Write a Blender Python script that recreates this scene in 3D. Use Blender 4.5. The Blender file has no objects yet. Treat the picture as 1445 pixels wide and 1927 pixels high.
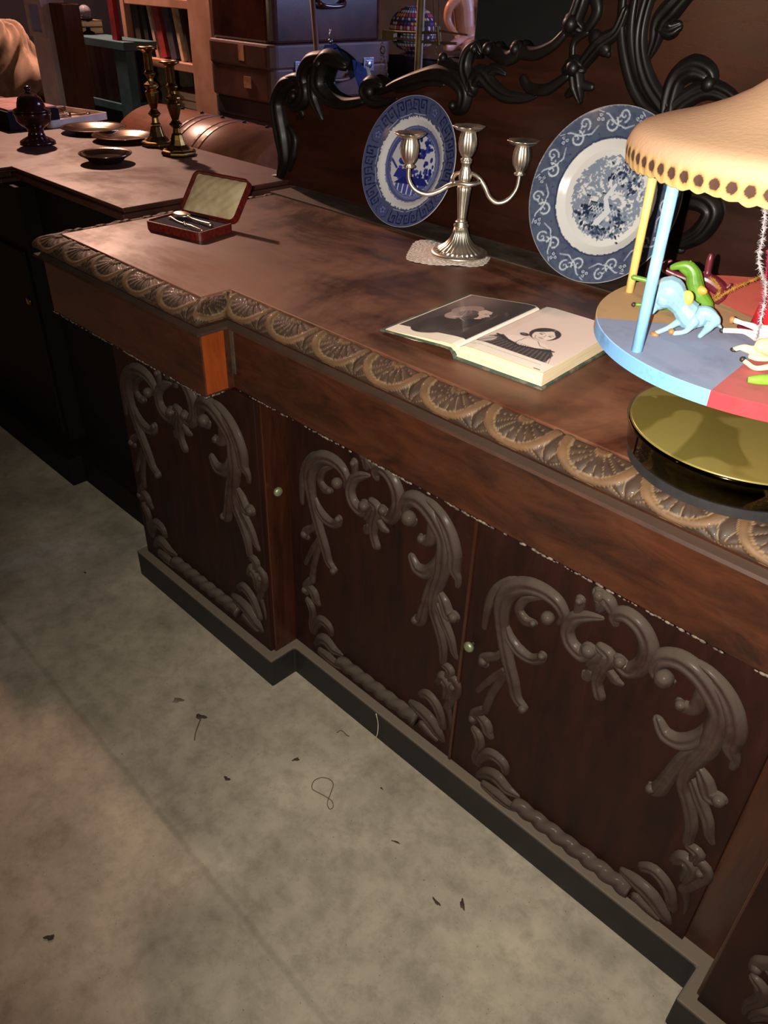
import bpy, bmesh, math, random
import numpy as np
from mathutils import Vector, Matrix
random.seed(4)
PI = math.pi
S = bpy.context.scene
COL = S.collection

# ------------------------------------------------------------------ camera
F = 1489.1483
BR = Vector((0.7101, 0.7035, 0.0287)); BF = Vector((-0.5690, 0.5974, -0.5651))
BF.normalize(); BR = (BR - BF*BR.dot(BF)).normalized(); BU = BR.cross(BF)
CAM = Vector((0, 0, 1.4682))
cd = bpy.data.cameras.new('camera'); cam = bpy.data.objects.new('camera', cd); COL.objects.link(cam)
cd.sensor_width = 36; cd.sensor_fit = 'AUTO'; cd.lens = F*36/1927; cd.clip_start = .02
cam.matrix_world = Matrix(((BR.x, BU.x, -BF.x, CAM.x), (BR.y, BU.y, -BF.y, CAM.y), (BR.z, BU.z, -BF.z, CAM.z), (0, 0, 0, 1)))
S.camera = cam
# ------------------------------------------------------------------ light
S.view_settings.view_transform = 'Standard'; S.view_settings.look = 'None'
S.view_settings.exposure = 0.0; S.view_settings.gamma = 1; S.view_settings.use_curve_mapping = False
w = bpy.data.worlds.new('world'); S.world = w; w.use_nodes = True
w.node_tree.nodes['Background'].inputs[0].default_value = (.35, .36, .5, 1)
w.node_tree.nodes['Background'].inputs[1].default_value = .015
def lamp(name, kind, loc, power, col, size, target=None, size_y=None, spot=None):
    d = bpy.data.lights.new(name, kind); d.energy = power; d.color = col
    if kind == 'AREA':
        d.size = size
        if size_y: d.shape = 'RECTANGLE'; d.size_y = size_y
    else: d.shadow_soft_size = size
    if spot: d.spot_size = spot; d.spot_blend = 1.0
    o = bpy.data.objects.new(name, d); COL.objects.link(o); o.location = loc
    if target is not None:
        o.rotation_euler = (Vector(target)-Vector(loc)).to_track_quat('-Z', 'Y').to_euler()
    return o
lamp('phone_flash', 'SPOT', CAM - BR*.032 + BU*.004, 152, (1, .93, .81), .003, CAM + BF*1.5 + BR*.34 - BU*.08, spot=math.radians(108))
lamp('shop_bulb_left', 'POINT', (-4.3, 2.0, 2.6), 300, (1, .56, .40), .05)
lamp('shop_bulb_behind', 'POINT', (-2.64, -3.05, 1.40), 13, (1, .62, .36), .05)
lamp('window_light', 'AREA', (-.70, 4.05, 1.95), 58, (.42, .5, 1), 1.1, (-2.6, 2.4, 1.1), 1.0)

# ------------------------------------------------------------------ helpers
def ray(px, py): return BF + BR*((px-722.5)/F) - BU*((py-963.5)/F)
def onp(px, py, ax, v):
    r = ray(px, py); return CAM + r*((v-CAM[ax])/r[ax])
def upright(px, py, b, off=0):
    n = Vector((b[0], b[1], 0)).normalized(); r = ray(px, py)
    t = (Vector((b[0], b[1], 0)).dot(n)+off)/r.dot(n); return CAM + r*t
def lin(c): return tuple(((x/255)/12.92 if x/255 <= .04045 else ((x/255+.055)/1.055)**2.4) for x in c)
def L4(c): return (*lin(c), 1)

class NT:
    def __init__(s, name):
        s.m = bpy.data.materials.new(name); s.m.use_nodes = True; s.t = s.m.node_tree; s.n = s.t.nodes; s.b = s.n['Principled BSDF']
    def add(s, typ, **kw):
        x = s.n.new(typ)
        for k, v in kw.items():
            if k.startswith('_'): setattr(x, k[1:], v)
            else: x.inputs[k.replace('__', ' ')].default_value = v
        return x
    def link(s, a, b): s.t.links.new(a, b)
def plain(name, col, rough=.6, metal=0, coat=0, var=.0, scale=20, bump=0, col2=None, spec=None, trans=0, tcoord='Object', stretch=(1, 1, 1), ramp=(.35, .65)):
    t = NT(name); b = t.b
    b.inputs['Roughness'].default_value = rough; b.inputs['Metallic'].default_value = metal
    b.inputs['Coat Weight'].default_value = coat; b.inputs['Coat Roughness'].default_value = .15
    if spec is not None: b.inputs['Specular IOR Level'].default_value = spec
    if trans: b.inputs['Transmission Weight'].default_value = trans
    tc = t.add('ShaderNodeTexCoord'); mp = t.add('ShaderNodeMapping'); mp.inputs['Scale'].default_value = stretch
    t.link(tc.outputs[tcoord], mp.inputs[0])
    no = t.add('ShaderNodeTexNoise', Scale=scale, Detail=6.0, Roughness=.6); t.link(mp.outputs[0], no.inputs['Vector'])
    cr = t.add('ShaderNodeValToRGB'); e = cr.color_ramp.elements
    c2 = col2 if col2 else tuple(x*.7 for x in col)
    e[0].position = ramp[0]; e[1].position = ramp[1]; e[0].color = L4(c2); e[1].color = L4(col)
    t.link(no.outputs['Fac'], cr.inputs[0]); t.link(cr.outputs[0], b.inputs['Base Color'])
    if bump:
        bp = t.add('ShaderNodeBump', Strength=bump, Distance=.002); t.link(no.outputs['Fac'], bp.inputs['Height']); t.link(bp.outputs[0], b.inputs['Normal'])
    return t.m
def wood(name, c1, c2, dustc=None, dust=0.0, rough=.35, grain=(1, 14, 14), scale=4, coat=.3, dscale=5, up=0.0, bump=.15, dlo=.45, dhi=.7, spec=.5):
    """mahogany: stretched grain noise, blotches of dust (a second noise) and dust on upward faces"""
    t = NT(name); b = t.b
    tc = t.add('ShaderNodeTexCoord'); mp = t.add('ShaderNodeMapping'); mp.inputs['Scale'].default_value = grain
    t.link(tc.outputs['Object'], mp.inputs[0])
    no = t.add('ShaderNodeTexNoise', Scale=scale, Detail=8.0, Roughness=.65, Distortion=.6); t.link(mp.outputs[0], no.inputs['Vector'])
    cr = t.add('ShaderNodeValToRGB'); e = cr.color_ramp.elements; e[0].position = .3; e[1].position = .72; e[0].color = L4(c1); e[1].color = L4(c2)
    t.link(no.outputs['Fac'], cr.inputs[0]); outc = cr.outputs[0]
    ro = t.add('ShaderNodeMath', _operation='MULTIPLY_ADD'); ro.inputs[1].default_value = .25; ro.inputs[2].default_value = rough-.1
    t.link(no.outputs['Fac'], ro.inputs[0]); outr = ro.outputs[0]
    if dustc:
        dn = t.add('ShaderNodeTexNoise', Scale=dscale, Detail=9.0, Roughness=.68, Distortion=.5); t.link(tc.outputs['Object'], dn.inputs['Vector'])
        dr = t.add('ShaderNodeMapRange'); dr.inputs[1].default_value = dlo; dr.inputs[2].default_value = dhi; dr.inputs[3].default_value = 0; dr.inputs[4].default_value = dust
        t.link(dn.outputs['Fac'], dr.inputs[0]); f = dr.outputs[0]
        if up:
            g = t.add('ShaderNodeNewGeometry'); sx = t.add('ShaderNodeSeparateXYZ'); t.link(g.outputs['Normal'], sx.inputs[0])
            mr = t.add('ShaderNodeMapRange'); mr.inputs[1].default_value = .1; mr.inputs[2].default_value = .95; mr.inputs[3].default_value = 0; mr.inputs[4].default_value = up
            t.link(sx.outputs[2], mr.inputs[0])
            ad = t.add('ShaderNodeMath', _operation='ADD', _use_clamp=True); t.link(f, ad.inputs[0]); t.link(mr.outputs[0], ad.inputs[1]); f = ad.outputs[0]
        mx = t.add('ShaderNodeMix', _data_type='RGBA'); t.link(f, mx.inputs[0]); t.link(outc, mx.inputs[6]); mx.inputs[7].default_value = L4(dustc); outc = mx.outputs[2]
        rm = t.add('ShaderNodeMath', _operation='MULTIPLY_ADD', _use_clamp=True); rm.inputs[1].default_value = .45; t.link(f, rm.inputs[0]); t.link(outr, rm.inputs[2]); outr = rm.outputs[0]
    t.link(outc, b.inputs['Base Color']); t.link(outr, b.inputs['Roughness'])
    b.inputs['Coat Weight'].default_value = coat; b.inputs['Coat Roughness'].default_value = .25; b.inputs['Specular IOR Level'].default_value = spec
    bp = t.add('ShaderNodeBump', Strength=bump, Distance=.001); t.link(no.outputs['Fac'], bp.inputs['Height']); t.link(bp.outputs[0], b.inputs['Normal'])
    return t.m
def vcol(name, rough=.5, metal=0, coat=0, bump=0):
    t = NT(name); a = t.add('ShaderNodeVertexColor'); a.layer_name = 'col'; t.link(a.outputs[0], t.b.inputs['Base Color'])
    t.b.inputs['Roughness'].default_value = rough; t.b.inputs['Metallic'].default_value = metal; t.b.inputs['Coat Weight'].default_value = coat; t.b.inputs['Coat Roughness'].default_value = .08
    if bump:
        tc = t.add('ShaderNodeTexCoord'); no = t.add('ShaderNodeTexNoise', Scale=180.0, Detail=4.0); t.link(tc.outputs['Object'], no.inputs['Vector'])
        bp = t.add('ShaderNodeBump', Strength=bump, Distance=.001); t.link(no.outputs['Fac'], bp.inputs['Height']); t.link(bp.outputs[0], t.b.inputs['Normal'])
    return t.m

def origin(o):
    v = Vector((0, 0, 0))
    while o is not None: v = v + o.location; o = o.parent
    return v
class MB:
    """collects geometry in world coordinates; build() links it as ONE mesh object"""
    def __init__(s): s.v = []; s.f = []; s.mi = []; s.col = None
    def verts(s, vs): n = len(s.v); s.v += [tuple(x) for x in vs]; return n
    def face(s, f, mi=0): s.f.append(tuple(f)); s.mi.append(mi)
    def box(s, lo, hi, M=None, mi=0, taper=0):
        x0, y0, z0 = lo; x1, y1, z1 = hi; t = taper
        c = [(x0, y0, z0), (x1, y0, z0), (x1, y1, z0), (x0, y1, z0), (x0+t, y0+t, z1), (x1-t, y0+t, z1), (x1-t, y1-t, z1), (x0+t, y1-t, z1)]
        if M: c = [M @ Vector(p) for p in c]
        n = s.verts(c)
        for f in ((0, 3, 2, 1), (4, 5, 6, 7), (0, 1, 5, 4), (1, 2, 6, 5), (2, 3, 7, 6), (3, 0, 4, 7)): s.face([n+i for i in f], mi)
        return s
    def poly(s, pts, z0, z1, mi=0):
        n = s.verts([(x, y, z0) for x, y in pts] + [(x, y, z1) for x, y in pts]); k = len(pts)
        s.face([n+i for i in range(k)][::-1], mi); s.face([n+k+i for i in range(k)], mi)
        for i in range(k): j = (i+1) % k; s.face((n+i, n+j, n+k+j, n+k+i), mi)
        return s
    def lathe(s, prof, c=(0, 0, 0), seg=32, M=None, mi=0, fn=None, cap=True):
        rings = []
        for (r, z) in prof:
            ring = []
            for k in range(seg):
                a = 2*PI*k/seg; rr = r*(fn(a, z, r) if fn else 1); p = Vector((rr*math.cos(a), rr*math.sin(a), z))
                if M: p = M @ p
                ring.append(p + Vector(c))
            rings.append(s.verts(ring))
        for i in range(len(prof)-1):
            for k in range(seg):
                j = (k+1) % seg; s.face((rings[i]+k, rings[i]+j, rings[i+1]+j, rings[i+1]+k), mi)
        if cap: s.face([rings[0]+k for k in range(seg)][::-1], mi); s.face([rings[-1]+k for k in range(seg)], mi)
        return s
    def tube(s, pts, rad, seg=10, mi=0, fn=None, sub=0, closed=False):
        pts = [Vector(p) for p in pts]; n = len(pts)
        if not hasattr(rad, '__len__'): rad = [rad]*n
        if sub: pts, rad = smooth_path(pts, rad, sub); n = len(pts)
        up = None; rings = []
        for i in range(n):
            a = pts[max(i-1, 0)]; b = pts[min(i+1, n-1)]; t = (b-a)
            t = t.normalized() if t.length > 1e-9 else Vector((0, 0, 1))
            if up is None: up = Vector((0, 0, 1)) if abs(t.z) < .9 else Vector((1, 0, 0))
            u = (up - t*up.dot(t)); u = u.normalized() if u.length > 1e-6 else t.orthogonal().normalized(); up = u; v = t.cross(u)
            ring = []
            for k in range(seg):
                an = 2*PI*k/seg; r = rad[i]*(fn(an, i, n) if fn else 1); ring.append(pts[i]+u*(r*math.cos(an))+v*(r*math.sin(an)))
            rings.append(s.verts(ring))
        for i in range(n-1):
            for k in range(seg):
                j = (k+1) % seg; s.face((rings[i]+k, rings[i]+j, rings[i+1]+j, rings[i+1]+k), mi)
        s.face([rings[0]+k for k in range(seg)][::-1], mi); s.face([rings[-1]+k for k in range(seg)], mi)
        return s
    def ball(s, c, r, seg=14, ring=8, sc=(1, 1, 1), M=None, mi=0, fn=None):
        rs = []
        for i in range(1, ring):
            th = PI*i/ring; row = []
            for k in range(seg):
                a = 2*PI*k/seg; d = Vector((math.sin(th)*math.cos(a)*sc[0], math.sin(th)*math.sin(a)*sc[1], math.cos(th)*sc[2]))*r
                if fn: d = d*fn(a, th)
                if M: d = M @ d
                row.append(d+Vector(c))
            rs.append(s.verts(row))
        d = Vector((0, 0, r*sc[2])); top = s.verts([(M @ d if M else d)+Vector(c)]); bot = s.verts([(M @ -d if M else -d)+Vector(c)])
        for i in range(len(rs)-1):
            for k in range(seg):
                j = (k+1) % seg; s.face((rs[i]+k, rs[i+1]+k, rs[i+1]+j, rs[i]+j), mi)
        for k in range(seg):
            j = (k+1) % seg; s.face((top, rs[0]+k, rs[0]+j), mi); s.face((bot, rs[-1]+j, rs[-1]+k), mi)
        return s
    def build(s, name, mat, parent=None, smooth=False, bevel=0, local=False, subsurf=0, skipfix=False):
        me = bpy.data.meshes.new(name); o0 = Vector((0, 0, 0)) if (local or parent is None) else origin(parent)
        if parent is None and not local and s.v:
            xs = np.array(s.v); o0 = Vector(((xs[:, 0].min()+xs[:, 0].max())/2, (xs[:, 1].min()+xs[:, 1].max())/2, xs[:, 2].min()))
        me.from_pydata([tuple(Vector(p)-o0) for p in s.v], [], s.f)
        for m in (mat if isinstance(mat, (list, tuple)) else [mat]): me.materials.append(m)
        me.polygons.foreach_set('material_index', s.mi)
        if s.col is not None:
            ca = me.color_attributes.new('col', 'FLOAT_COLOR', 'POINT'); ca.data.foreach_set('color', np.asarray(s.col, dtype=np.float32).ravel())
        me.update()
        if not skipfix:
            bm = bmesh.new(); bm.from_mesh(me); bmesh.ops.recalc_face_normals(bm, faces=bm.faces); bm.to_mesh(me); bm.free()
        if smooth: me.polygons.foreach_set('use_smooth', [True]*len(me.polygons))
        o = bpy.data.objects.new(name, me); COL.objects.link(o)
        if parent is None: o.location = o0
        else: o.parent = parent
        if bevel:
            b = o.modifiers.new('bevel', 'BEVEL'); b.width = bevel; b.segments = 2; b.limit_method = 'ANGLE'; b.angle_limit = .6
        if subsurf:
            b = o.modifiers.new('sub', 'SUBSURF'); b.levels = subsurf; b.render_levels = subsurf
        return o
def smooth_path(pts, rad, sub):
    P = [Vector(p) for p in pts]; n = len(P); out = []; ro = []
    for i in range(n-1):
        p0 = P[max(i-1, 0)]; p1 = P[i]; p2 = P[i+1]; p3 = P[min(i+2, n-1)]
        for k in range(sub):
            t = k/sub; t2 = t*t; t3 = t2*t
            out.append(.5*((2*p1)+(-p0+p2)*t+(2*p0-5*p1+4*p2-p3)*t2+(-p0+3*p1-3*p2+p3)*t3)); ro.append(rad[i]*(1-t)+rad[i+1]*t)
    out.append(P[-1]); ro.append(rad[-1]); return out, ro
def tag(o, label=None, cat=None, group=None, kind=None):
    if label: o['label'] = label
    if cat: o['category'] = cat
    if group: o['group'] = group
    if kind: o['kind'] = kind
    return o
def empty(name, loc, label=None, cat=None, group=None, rot=(0, 0, 0)):
    o = bpy.data.objects.new(name, None); COL.objects.link(o); o.location = loc; o.rotation_euler = rot; o.empty_display_size = .05
    return tag(o, label, cat, group)
def struct(o): o['kind'] = 'structure'; return o
def relief(mb, stroke, mp, nrm, lobes=3, hgt=.75, sub=5, seg=18, sink=.002):
    """a carved ribbon lying on a plane: lobed half-round section, rounded ends. stroke=[(u,v,r)], mp(u,v)->point, nrm=outward normal"""
    P = [mp(u, v) for u, v, r in stroke]; R = [r for _, _, r in stroke]
    P, R = smooth_path(P, R, sub); n = len(P); nrm = Vector(nrm)
    d0 = (P[0]-P[1]).normalized(); d1 = (P[-1]-P[-2]).normalized(); pts = []; rad = []
    for k in (0, 1, 2): pts.append(P[0]+d0*R[0]*math.cos(k*PI/6)*.9); rad.append(R[0]*math.sin(max(k*PI/6, .1)))
    pts += P; rad += R
    for k in (2, 1, 0): pts.append(P[-1]+d1*R[-1]*math.cos(k*PI/6)*.9); rad.append(R[-1]*math.sin(max(k*PI/6, .1)))
    n = len(pts); rings = []
    for i in range(n):
        t = pts[min(i+1, n-1)]-pts[max(i-1, 0)]; t = t.normalized() if t.length > 1e-9 else d1; side = t.cross(nrm).normalized(); ring = []
        for k in range(seg+1):
            a = PI*k/seg; g = 1-(.34 if lobes > 1 else .12)*(1-abs(math.cos(lobes*a)))*math.sin(a)
            ring.append(pts[i]+side*(rad[i]*math.cos(a))+nrm*(hgt*rad[i]*math.sin(a)*g-sink*(1 if k in (0, seg) else 0)))
        rings.append(mb.verts(ring))
    for i in range(n-1):
        for k in range(seg): mb.face((rings[i]+k, rings[i]+k+1, rings[i+1]+k+1, rings[i+1]+k))
    for rr in (rings[0], rings[-1]): mb.face([rr+k for k in range(seg+1)])

# ------------------------------------------------------------------ materials
M = {}
DUST = (128, 104, 84)
M['top'] = wood('mahogany_top', (38, 16, 8), (80, 37, 19), (156, 104, 74), .72, rough=.42, grain=(1.6, 9, 9), scale=3, dscale=2.6, dlo=.42, dhi=.72, coat=.12, bump=.06)
M['top_far'] = wood('dusty_table_top', (50, 24, 17), (76, 39, 27), (106, 66, 52), .6, rough=.5, grain=(1, 5, 5), scale=3, dscale=3, coat=.05)
M['frieze'] = wood('mahogany_frieze', (27, 12, 6), (68, 32, 14), (54, 40, 30), .35, rough=.45, grain=(2, 10, 7), scale=4, dscale=4, up=.7, dlo=.5, dhi=.8, spec=.35)
M['orange'] = wood('mahogany_end_veneer', (90, 35, 8), (138, 62, 18), rough=.35, grain=(5, 5, 1.5), scale=4)
M['door'] = wood('mahogany_door', (18, 6, 4), (40, 14, 6), (39, 26, 21), .10, rough=.5, grain=(7, 7, 1.5), scale=3, coat=.0, dscale=5, dlo=.5, dhi=.85, spec=.25)
M['side'] = wood('mahogany_side', (28, 10, 5), (60, 26, 10), (44, 35, 28), .3, rough=.35, grain=(9, 9, 1.2), scale=4, dscale=12, coat=.3, dlo=.55, dhi=.8)
M['plinth'] = wood('black_plinth', (13, 9, 8), (20, 15, 12), (89, 77, 65), .12, rough=.6, up=1.0, dscale=14, coat=0, dlo=.5, dhi=.9)
M['carve'] = wood('dusty_carving', (31, 15, 10), (45, 25, 18), (67, 58, 49), .42, rough=.6, grain=(3, 3, 3), scale=9, dscale=14, up=.7, coat=.05, bump=.2, dlo=.4, dhi=.75, spec=.35)
M['back'] = wood('back_panel', (27, 10, 6), (56, 23, 11), rough=.33, grain=(1.2, 8, 8), scale=3, coat=.25, bump=.05)
M['backgloss'] = wood('polished_panel', (40, 17, 9), (70, 33, 18), rough=.24, grain=(1.2, 6, 6), scale=3, coat=.6, bump=.25)
M['backcarve'] = wood('black_carving', (7, 5, 4), (16, 11, 9), (34, 28, 24), .2, rough=.42, grain=(2, 2, 2), scale=6, dscale=14, up=.3, coat=.1, bump=.2, spec=.4)
M['ledge'] = wood('ledge_wood', (42, 31, 22), (66, 49, 37), (92, 76, 63), .6, rough=.6, dscale=9, coat=0)
M['dust'] = plain('dust_strip', (112, 98, 86), .9, var=.3, scale=90, col2=(44, 32, 26), bump=.4)
M['brass'] = plain('old_brass', (156, 124, 66), .3, metal=1, scale=14, col2=(98, 72, 36))
M['silver'] = plain('silver', (250, 243, 228), .36, metal=1, scale=25, col2=(224, 214, 196))
M['tin'] = plain('gold_tin', (168, 148, 68), .12, metal=1, scale=12, col2=(104, 88, 34), stretch=(1, 1, 1))
M['black'] = plain('black_rubber', (34, 32, 34), .7, scale=40)
M['darkwood'] = wood('dark_wood', (8, 5, 4), (15, 10, 8), rough=.7, coat=.0, spec=.2)
M['knob'] = plain('dull_brass_knob', (142, 146, 112), .45, metal=.6, scale=60)

# ------------------------------------------------------------------ setting
t = NT('concrete'); b = t.b
tc = t.add('ShaderNodeTexCoord')
n1 = t.add('ShaderNodeTexNoise', Scale=5.0, Detail=9.0, Roughness=.62); n2 = t.add('ShaderNodeTexNoise', Scale=22.0, Detail=9.0, Roughness=.75, Distortion=.2); n3 = t.add('ShaderNodeTexNoise', Scale=170.0, Detail=4.0)
for n in (n1, n2, n3): t.link(tc.outputs['Object'], n.inputs['Vector'])
c1 = t.add('ShaderNodeValToRGB'); e = c1.color_ramp.elements; e[0].position = .3; e[1].position = .72; e[0].color = L4((112, 104, 90)); e[1].color = L4((158, 148, 130))
t.link(n1.outputs['Fac'], c1.inputs[0])
c2 = t.add('ShaderNodeValToRGB'); e = c2.color_ramp.elements; e[0].position = .34; e[1].position = .55; e[0].color = (.72, .70, .66, 1); e[1].color = (1.06, 1.05, 1.04, 1)
t.link(n2.outputs['Fac'], c2.inputs[0])
mx = t.add('ShaderNodeMix', _data_type='RGBA', _blend_type='MULTIPLY'); mx.inputs[0].default_value = .8
t.link(c1.outputs[0], mx.inputs[6]); t.link(c2.outputs[0], mx.inputs[7])
sp = t.add('ShaderNodeValToRGB'); e = sp.color_ramp.elements; e[0].position = .26; e[1].position = .33; e[0].color = (.45, .42, .38, 1); e[1].color = (1, 1, 1, 1)
t.link(n3.outputs['Fac'], sp.inputs[0]); mx2 = t.add('ShaderNodeMix', _data_type='RGBA', _blend_type='MULTIPLY'); mx2.inputs[0].default_value = 1
t.link(mx.outputs[2], mx2.inputs[6]); t.link(sp.outputs[0], mx2.inputs[7])
# the construction joint that crosses the slab
jA = onp(0, 1160, 2, 0); jB = onp(620, 1927, 2, 0); jd = (jB-jA).normalized(); jn = Vector((-jd.y, jd.x, 0))
vm = t.add('ShaderNodeVectorMath', _operation='DOT_PRODUCT'); vm.inputs[1].default_value = jn; t.link(tc.outputs['Object'], vm.inputs[0])
sb = t.add('ShaderNodeMath', _operation='SUBTRACT'); sb.inputs[1].default_value = jA.dot(jn); t.link(vm.outputs['Value'], sb.inputs[0])
nz = t.add('ShaderNodeMath', _operation='MULTIPLY_ADD'); nz.inputs[1].default_value = .016; t.link(n1.outputs['Fac'], nz.inputs[0]); t.link(sb.outputs[0], nz.inputs[2])
ab = t.add('ShaderNodeMath', _operation='SUBTRACT'); ab.inputs[1].default_value = .008; t.link(nz.outputs[0], ab.inputs[0])
ab2 = t.add('ShaderNodeMath', _operation='ABSOLUTE'); t.link(ab.outputs[0], ab2.inputs[0])
mr = t.add('ShaderNodeMapRange'); mr.inputs[1].default_value = .003; mr.inputs[2].default_value = .009; mr.inputs[3].default_value = .84; mr.inputs[4].default_value = 1
t.link(ab2.outputs[0], mr.inputs[0]); mx3 = t.add('ShaderNodeMix', _data_type='RGBA', _blend_type='MULTIPLY'); mx3.inputs[0].default_value = 1
t.link(mx2.outputs[2], mx3.inputs[6]); t.link(mr.outputs[0], mx3.inputs[7]); t.link(mx3.outputs[2], b.inputs['Base Color'])
b.inputs['Roughness'].default_value = .75
hs = t.add('ShaderNodeMath', _operation='MULTIPLY_ADD'); hs.inputs[1].default_value = 3.0; t.link(mr.outputs[0], hs.inputs[0]); t.link(n2.outputs['Fac'], hs.inputs[2])
bp = t.add('ShaderNodeBump', Strength=.25, Distance=.002); t.link(hs.outputs[0], bp.inputs['Height']); t.link(bp.outputs[0], b.inputs['Normal'])
M['concrete'] = t.m
M['wall'] = plain('dark_wall', (44, 38, 40), .9, scale=3, col2=(30, 26, 30))
def slab(name, lo, hi, m):
    me = MB().box(lo, hi); o = me.build(name, m, None, local=True); return struct(o)
X0, X1, Y0, Y1, ZC = -7.0, 3.0, -4.0, 4.3, 3.1
slab('floor', (X0, Y0, -.1), (X1, Y1, 0), M['concrete'])
slab('ceiling', (X0, Y0, ZC), (X1, Y1, ZC+.1), M['wall'])
slab('wall_left', (X0-.1, Y0, 0), (X0, Y1, ZC), M['wall']); slab('wall_right', (X1, Y0, 0), (X1+.1, Y1, ZC), M['wall'])
slab('wall_front', (X0, Y0-.1, 0), (X1, Y0, ZC), M['wall'])
# back wall with a window opening that lets the blue daylight in
mb = MB(); WX0, WX1, WZ0, WZ1 = -1.3, -.1, 1.4, 2.5
mb.box((X0, Y1, 0), (WX0, Y1+.1, ZC)); mb.box((WX1, Y1, 0), (X1, Y1+.1, ZC)); mb.box((WX0, Y1, 0), (WX1, Y1+.1, WZ0)); mb.box((WX0, Y1, WZ1), (WX1, Y1+.1, ZC))
struct(mb.build('wall_back', M['wall'], None, local=True))
mb = MB()
for a, c in (((WX0, Y1, WZ0), (WX1, Y1+.1, WZ0+.06)), ((WX0, Y1, WZ1-.06), (WX1, Y1+.1, WZ1)), ((WX0, Y1, WZ0+.06), (WX0+.06, Y1+.1, WZ1-.06)), ((WX1-.06, Y1, WZ0+.06), (WX1, Y1+.1, WZ1-.06)), ((-.73, Y1, WZ0+.06), (-.67, Y1+.1, WZ1-.06))): mb.box(a, c)
struct(mb.build('window_1', plain('window_paint', (190, 190, 185), .6), None, local=True))

# ------------------------------------------------------------------ SIDEBOARD
ZT = .95
XL, XS, XR, XE = -1.815, -1.2585, .02, .60       # inner line of the top: left end, left step, right step, right end
YC, YW, YB = .871, .803, 1.535
def outline(d, yb=YB):
    """front outline of the counter grown outwards by d (left end, wing, step, centre, step, wing, right end)"""
    return [(XL-d, yb), (XL-d, YW-d), (XS+d, YW-d), (XS+d, YC-d), (XR-d, YC-d), (XR-d, YW-d), (XE+d, YW-d), (XE+d, yb)]
sb_ = empty('sideboard', (-.6, 1.15, 0), 'long carved mahogany sideboard standing on the concrete floor, with four doors and high scrolled back', 'sideboard')
MB().poly(outline(-.001), .918, ZT).build('countertop', M['top'], sb_, bevel=.002)
mb = MB()
for x in (XL-.045,):  # dusty strip under the back board
    mb.box((XL-.02, 1.425, ZT), (XE+.02, 1.535, ZT+.004))
mb.build('back_ledge', M['ledge'], sb_, bevel=.001)
# carved moulding around the top: real relief, lunettes with fluted fans
prof = []   # (d, z) along the ovolo, then the plain mouldings under it
W = .066
for k in range(23):
    a = k/22; ang = a*PI*.56
    prof.append((.002+.047*math.sin(ang)**1.0*(1-.0*a), ZT-.001-.030*(1-math.cos(ang))/(1-math.cos(PI*.56)) , a))
mould_tail = [(.043, .914, -1), (.040, .910, -1), (.046, .905, -1), (.044, .899, -1), (.036, .897, -1)]
def lunette(s, a):
    """height, dust for distance s along and a (0..1) down the band"""
    tt = a*W; P_ = .1255; sk = round((s)/P_)*P_; ds = s-sk; d = math.hypot(ds, tt*.98-.002); h = 0; du = 0
    if a < .02: return -.0035, .0
    if d < .0125:
        h = .0035 if d > .005 else .001; du = .5 if abs(d-.0125) < .0015 or d < .005 else 0
    elif d < .046:
        an = math.atan2(tt, ds); n = 9; ph = (an/PI*n) % 1; q = abs(ph-.5)*2
        h = -.0024+.0032*(1-q**3); du = .7 if q > .93 else 0
        if d > .0443: du = .75; h -= .001
    elif d < .0600:
        q = (d-.053)/.007; h = .0048*(1-q*q*.55); du = .12
        if abs(q) > .88: du = .75
    else:
        ms = (abs(ds)-P_/2)             # spandrel leaf, ribs fanning from its foot
        an = math.atan2(W*1.02-tt, ms+1e-5); ph = abs(math.sin(an*5)); h = -.002+.003*ph; du = .6 if ph < .14 else 0
    if a > .93: h *= (1-a)/.07
    return h, du
mb = MB(); cols = []
vs_ = prof; off = lambda dd: outline(dd)
for seg in range(7):
    P0 = [off(d)[seg] for d, z, a in prof]; P1 = [off(d)[seg+1] for d, z, a in prof]
    A = Vector((*outline(.02)[seg], 0)); Bq = Vector((*outline(.02)[seg+1], 0)); L = (Bq-A).length; tdir = (Bq-A).normalized(); nd = Vector((tdir.y, -tdir.x, 0))
    if seg == 0 or seg == 6: nd = Vector((-1 if seg == 0 else 1, 0, 0))
    vis = seg in (0, 1, 2, 3); stepl = .0016 if vis else .01; ns = max(6, int(L/stepl)); base = len(mb.v)
    for i in range(ns+1):
        f = i/ns
        for j, (d, z, a) in enumerate(prof):
            x = P0[j][0]*(1-f)+P1[j][0]*f; y = P0[j][1]*(1-f)+P1[j][1]*f
            s = (x+.423) if seg in (1, 3, 5) else ((y-YW)+.02 if seg != 2 else (y-(YW-.02)-.034))
            if seg == 2: s = (y-.80)
            h, du = lunette(s, a); 
            edge = min(i, ns-i)*stepl; kk = min(1, edge/.006); h *= kk
            an = a*PI*.56; h *= .72; nv = nd*math.sin(an)+Vector((0, 0, 1))*math.cos(an)
            p = Vector((x, y, z))+nv*h; mb.v.append(tuple(p)); 
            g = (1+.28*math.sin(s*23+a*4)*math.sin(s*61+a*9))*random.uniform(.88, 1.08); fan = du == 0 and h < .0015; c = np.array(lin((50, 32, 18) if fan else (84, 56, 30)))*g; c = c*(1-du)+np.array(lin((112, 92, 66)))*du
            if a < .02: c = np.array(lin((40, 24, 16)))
            cols.append((*c, 1))
    nj = len(prof)
    for i in range(ns):
        for j in range(nj-1): a0 = base+i*nj+j; mb.face((a0, a0+nj, a0+nj+1, a0+1))
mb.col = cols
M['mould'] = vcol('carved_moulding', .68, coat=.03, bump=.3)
mb.build('carved_moulding', M['mould'], sb_, smooth=True)
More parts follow.
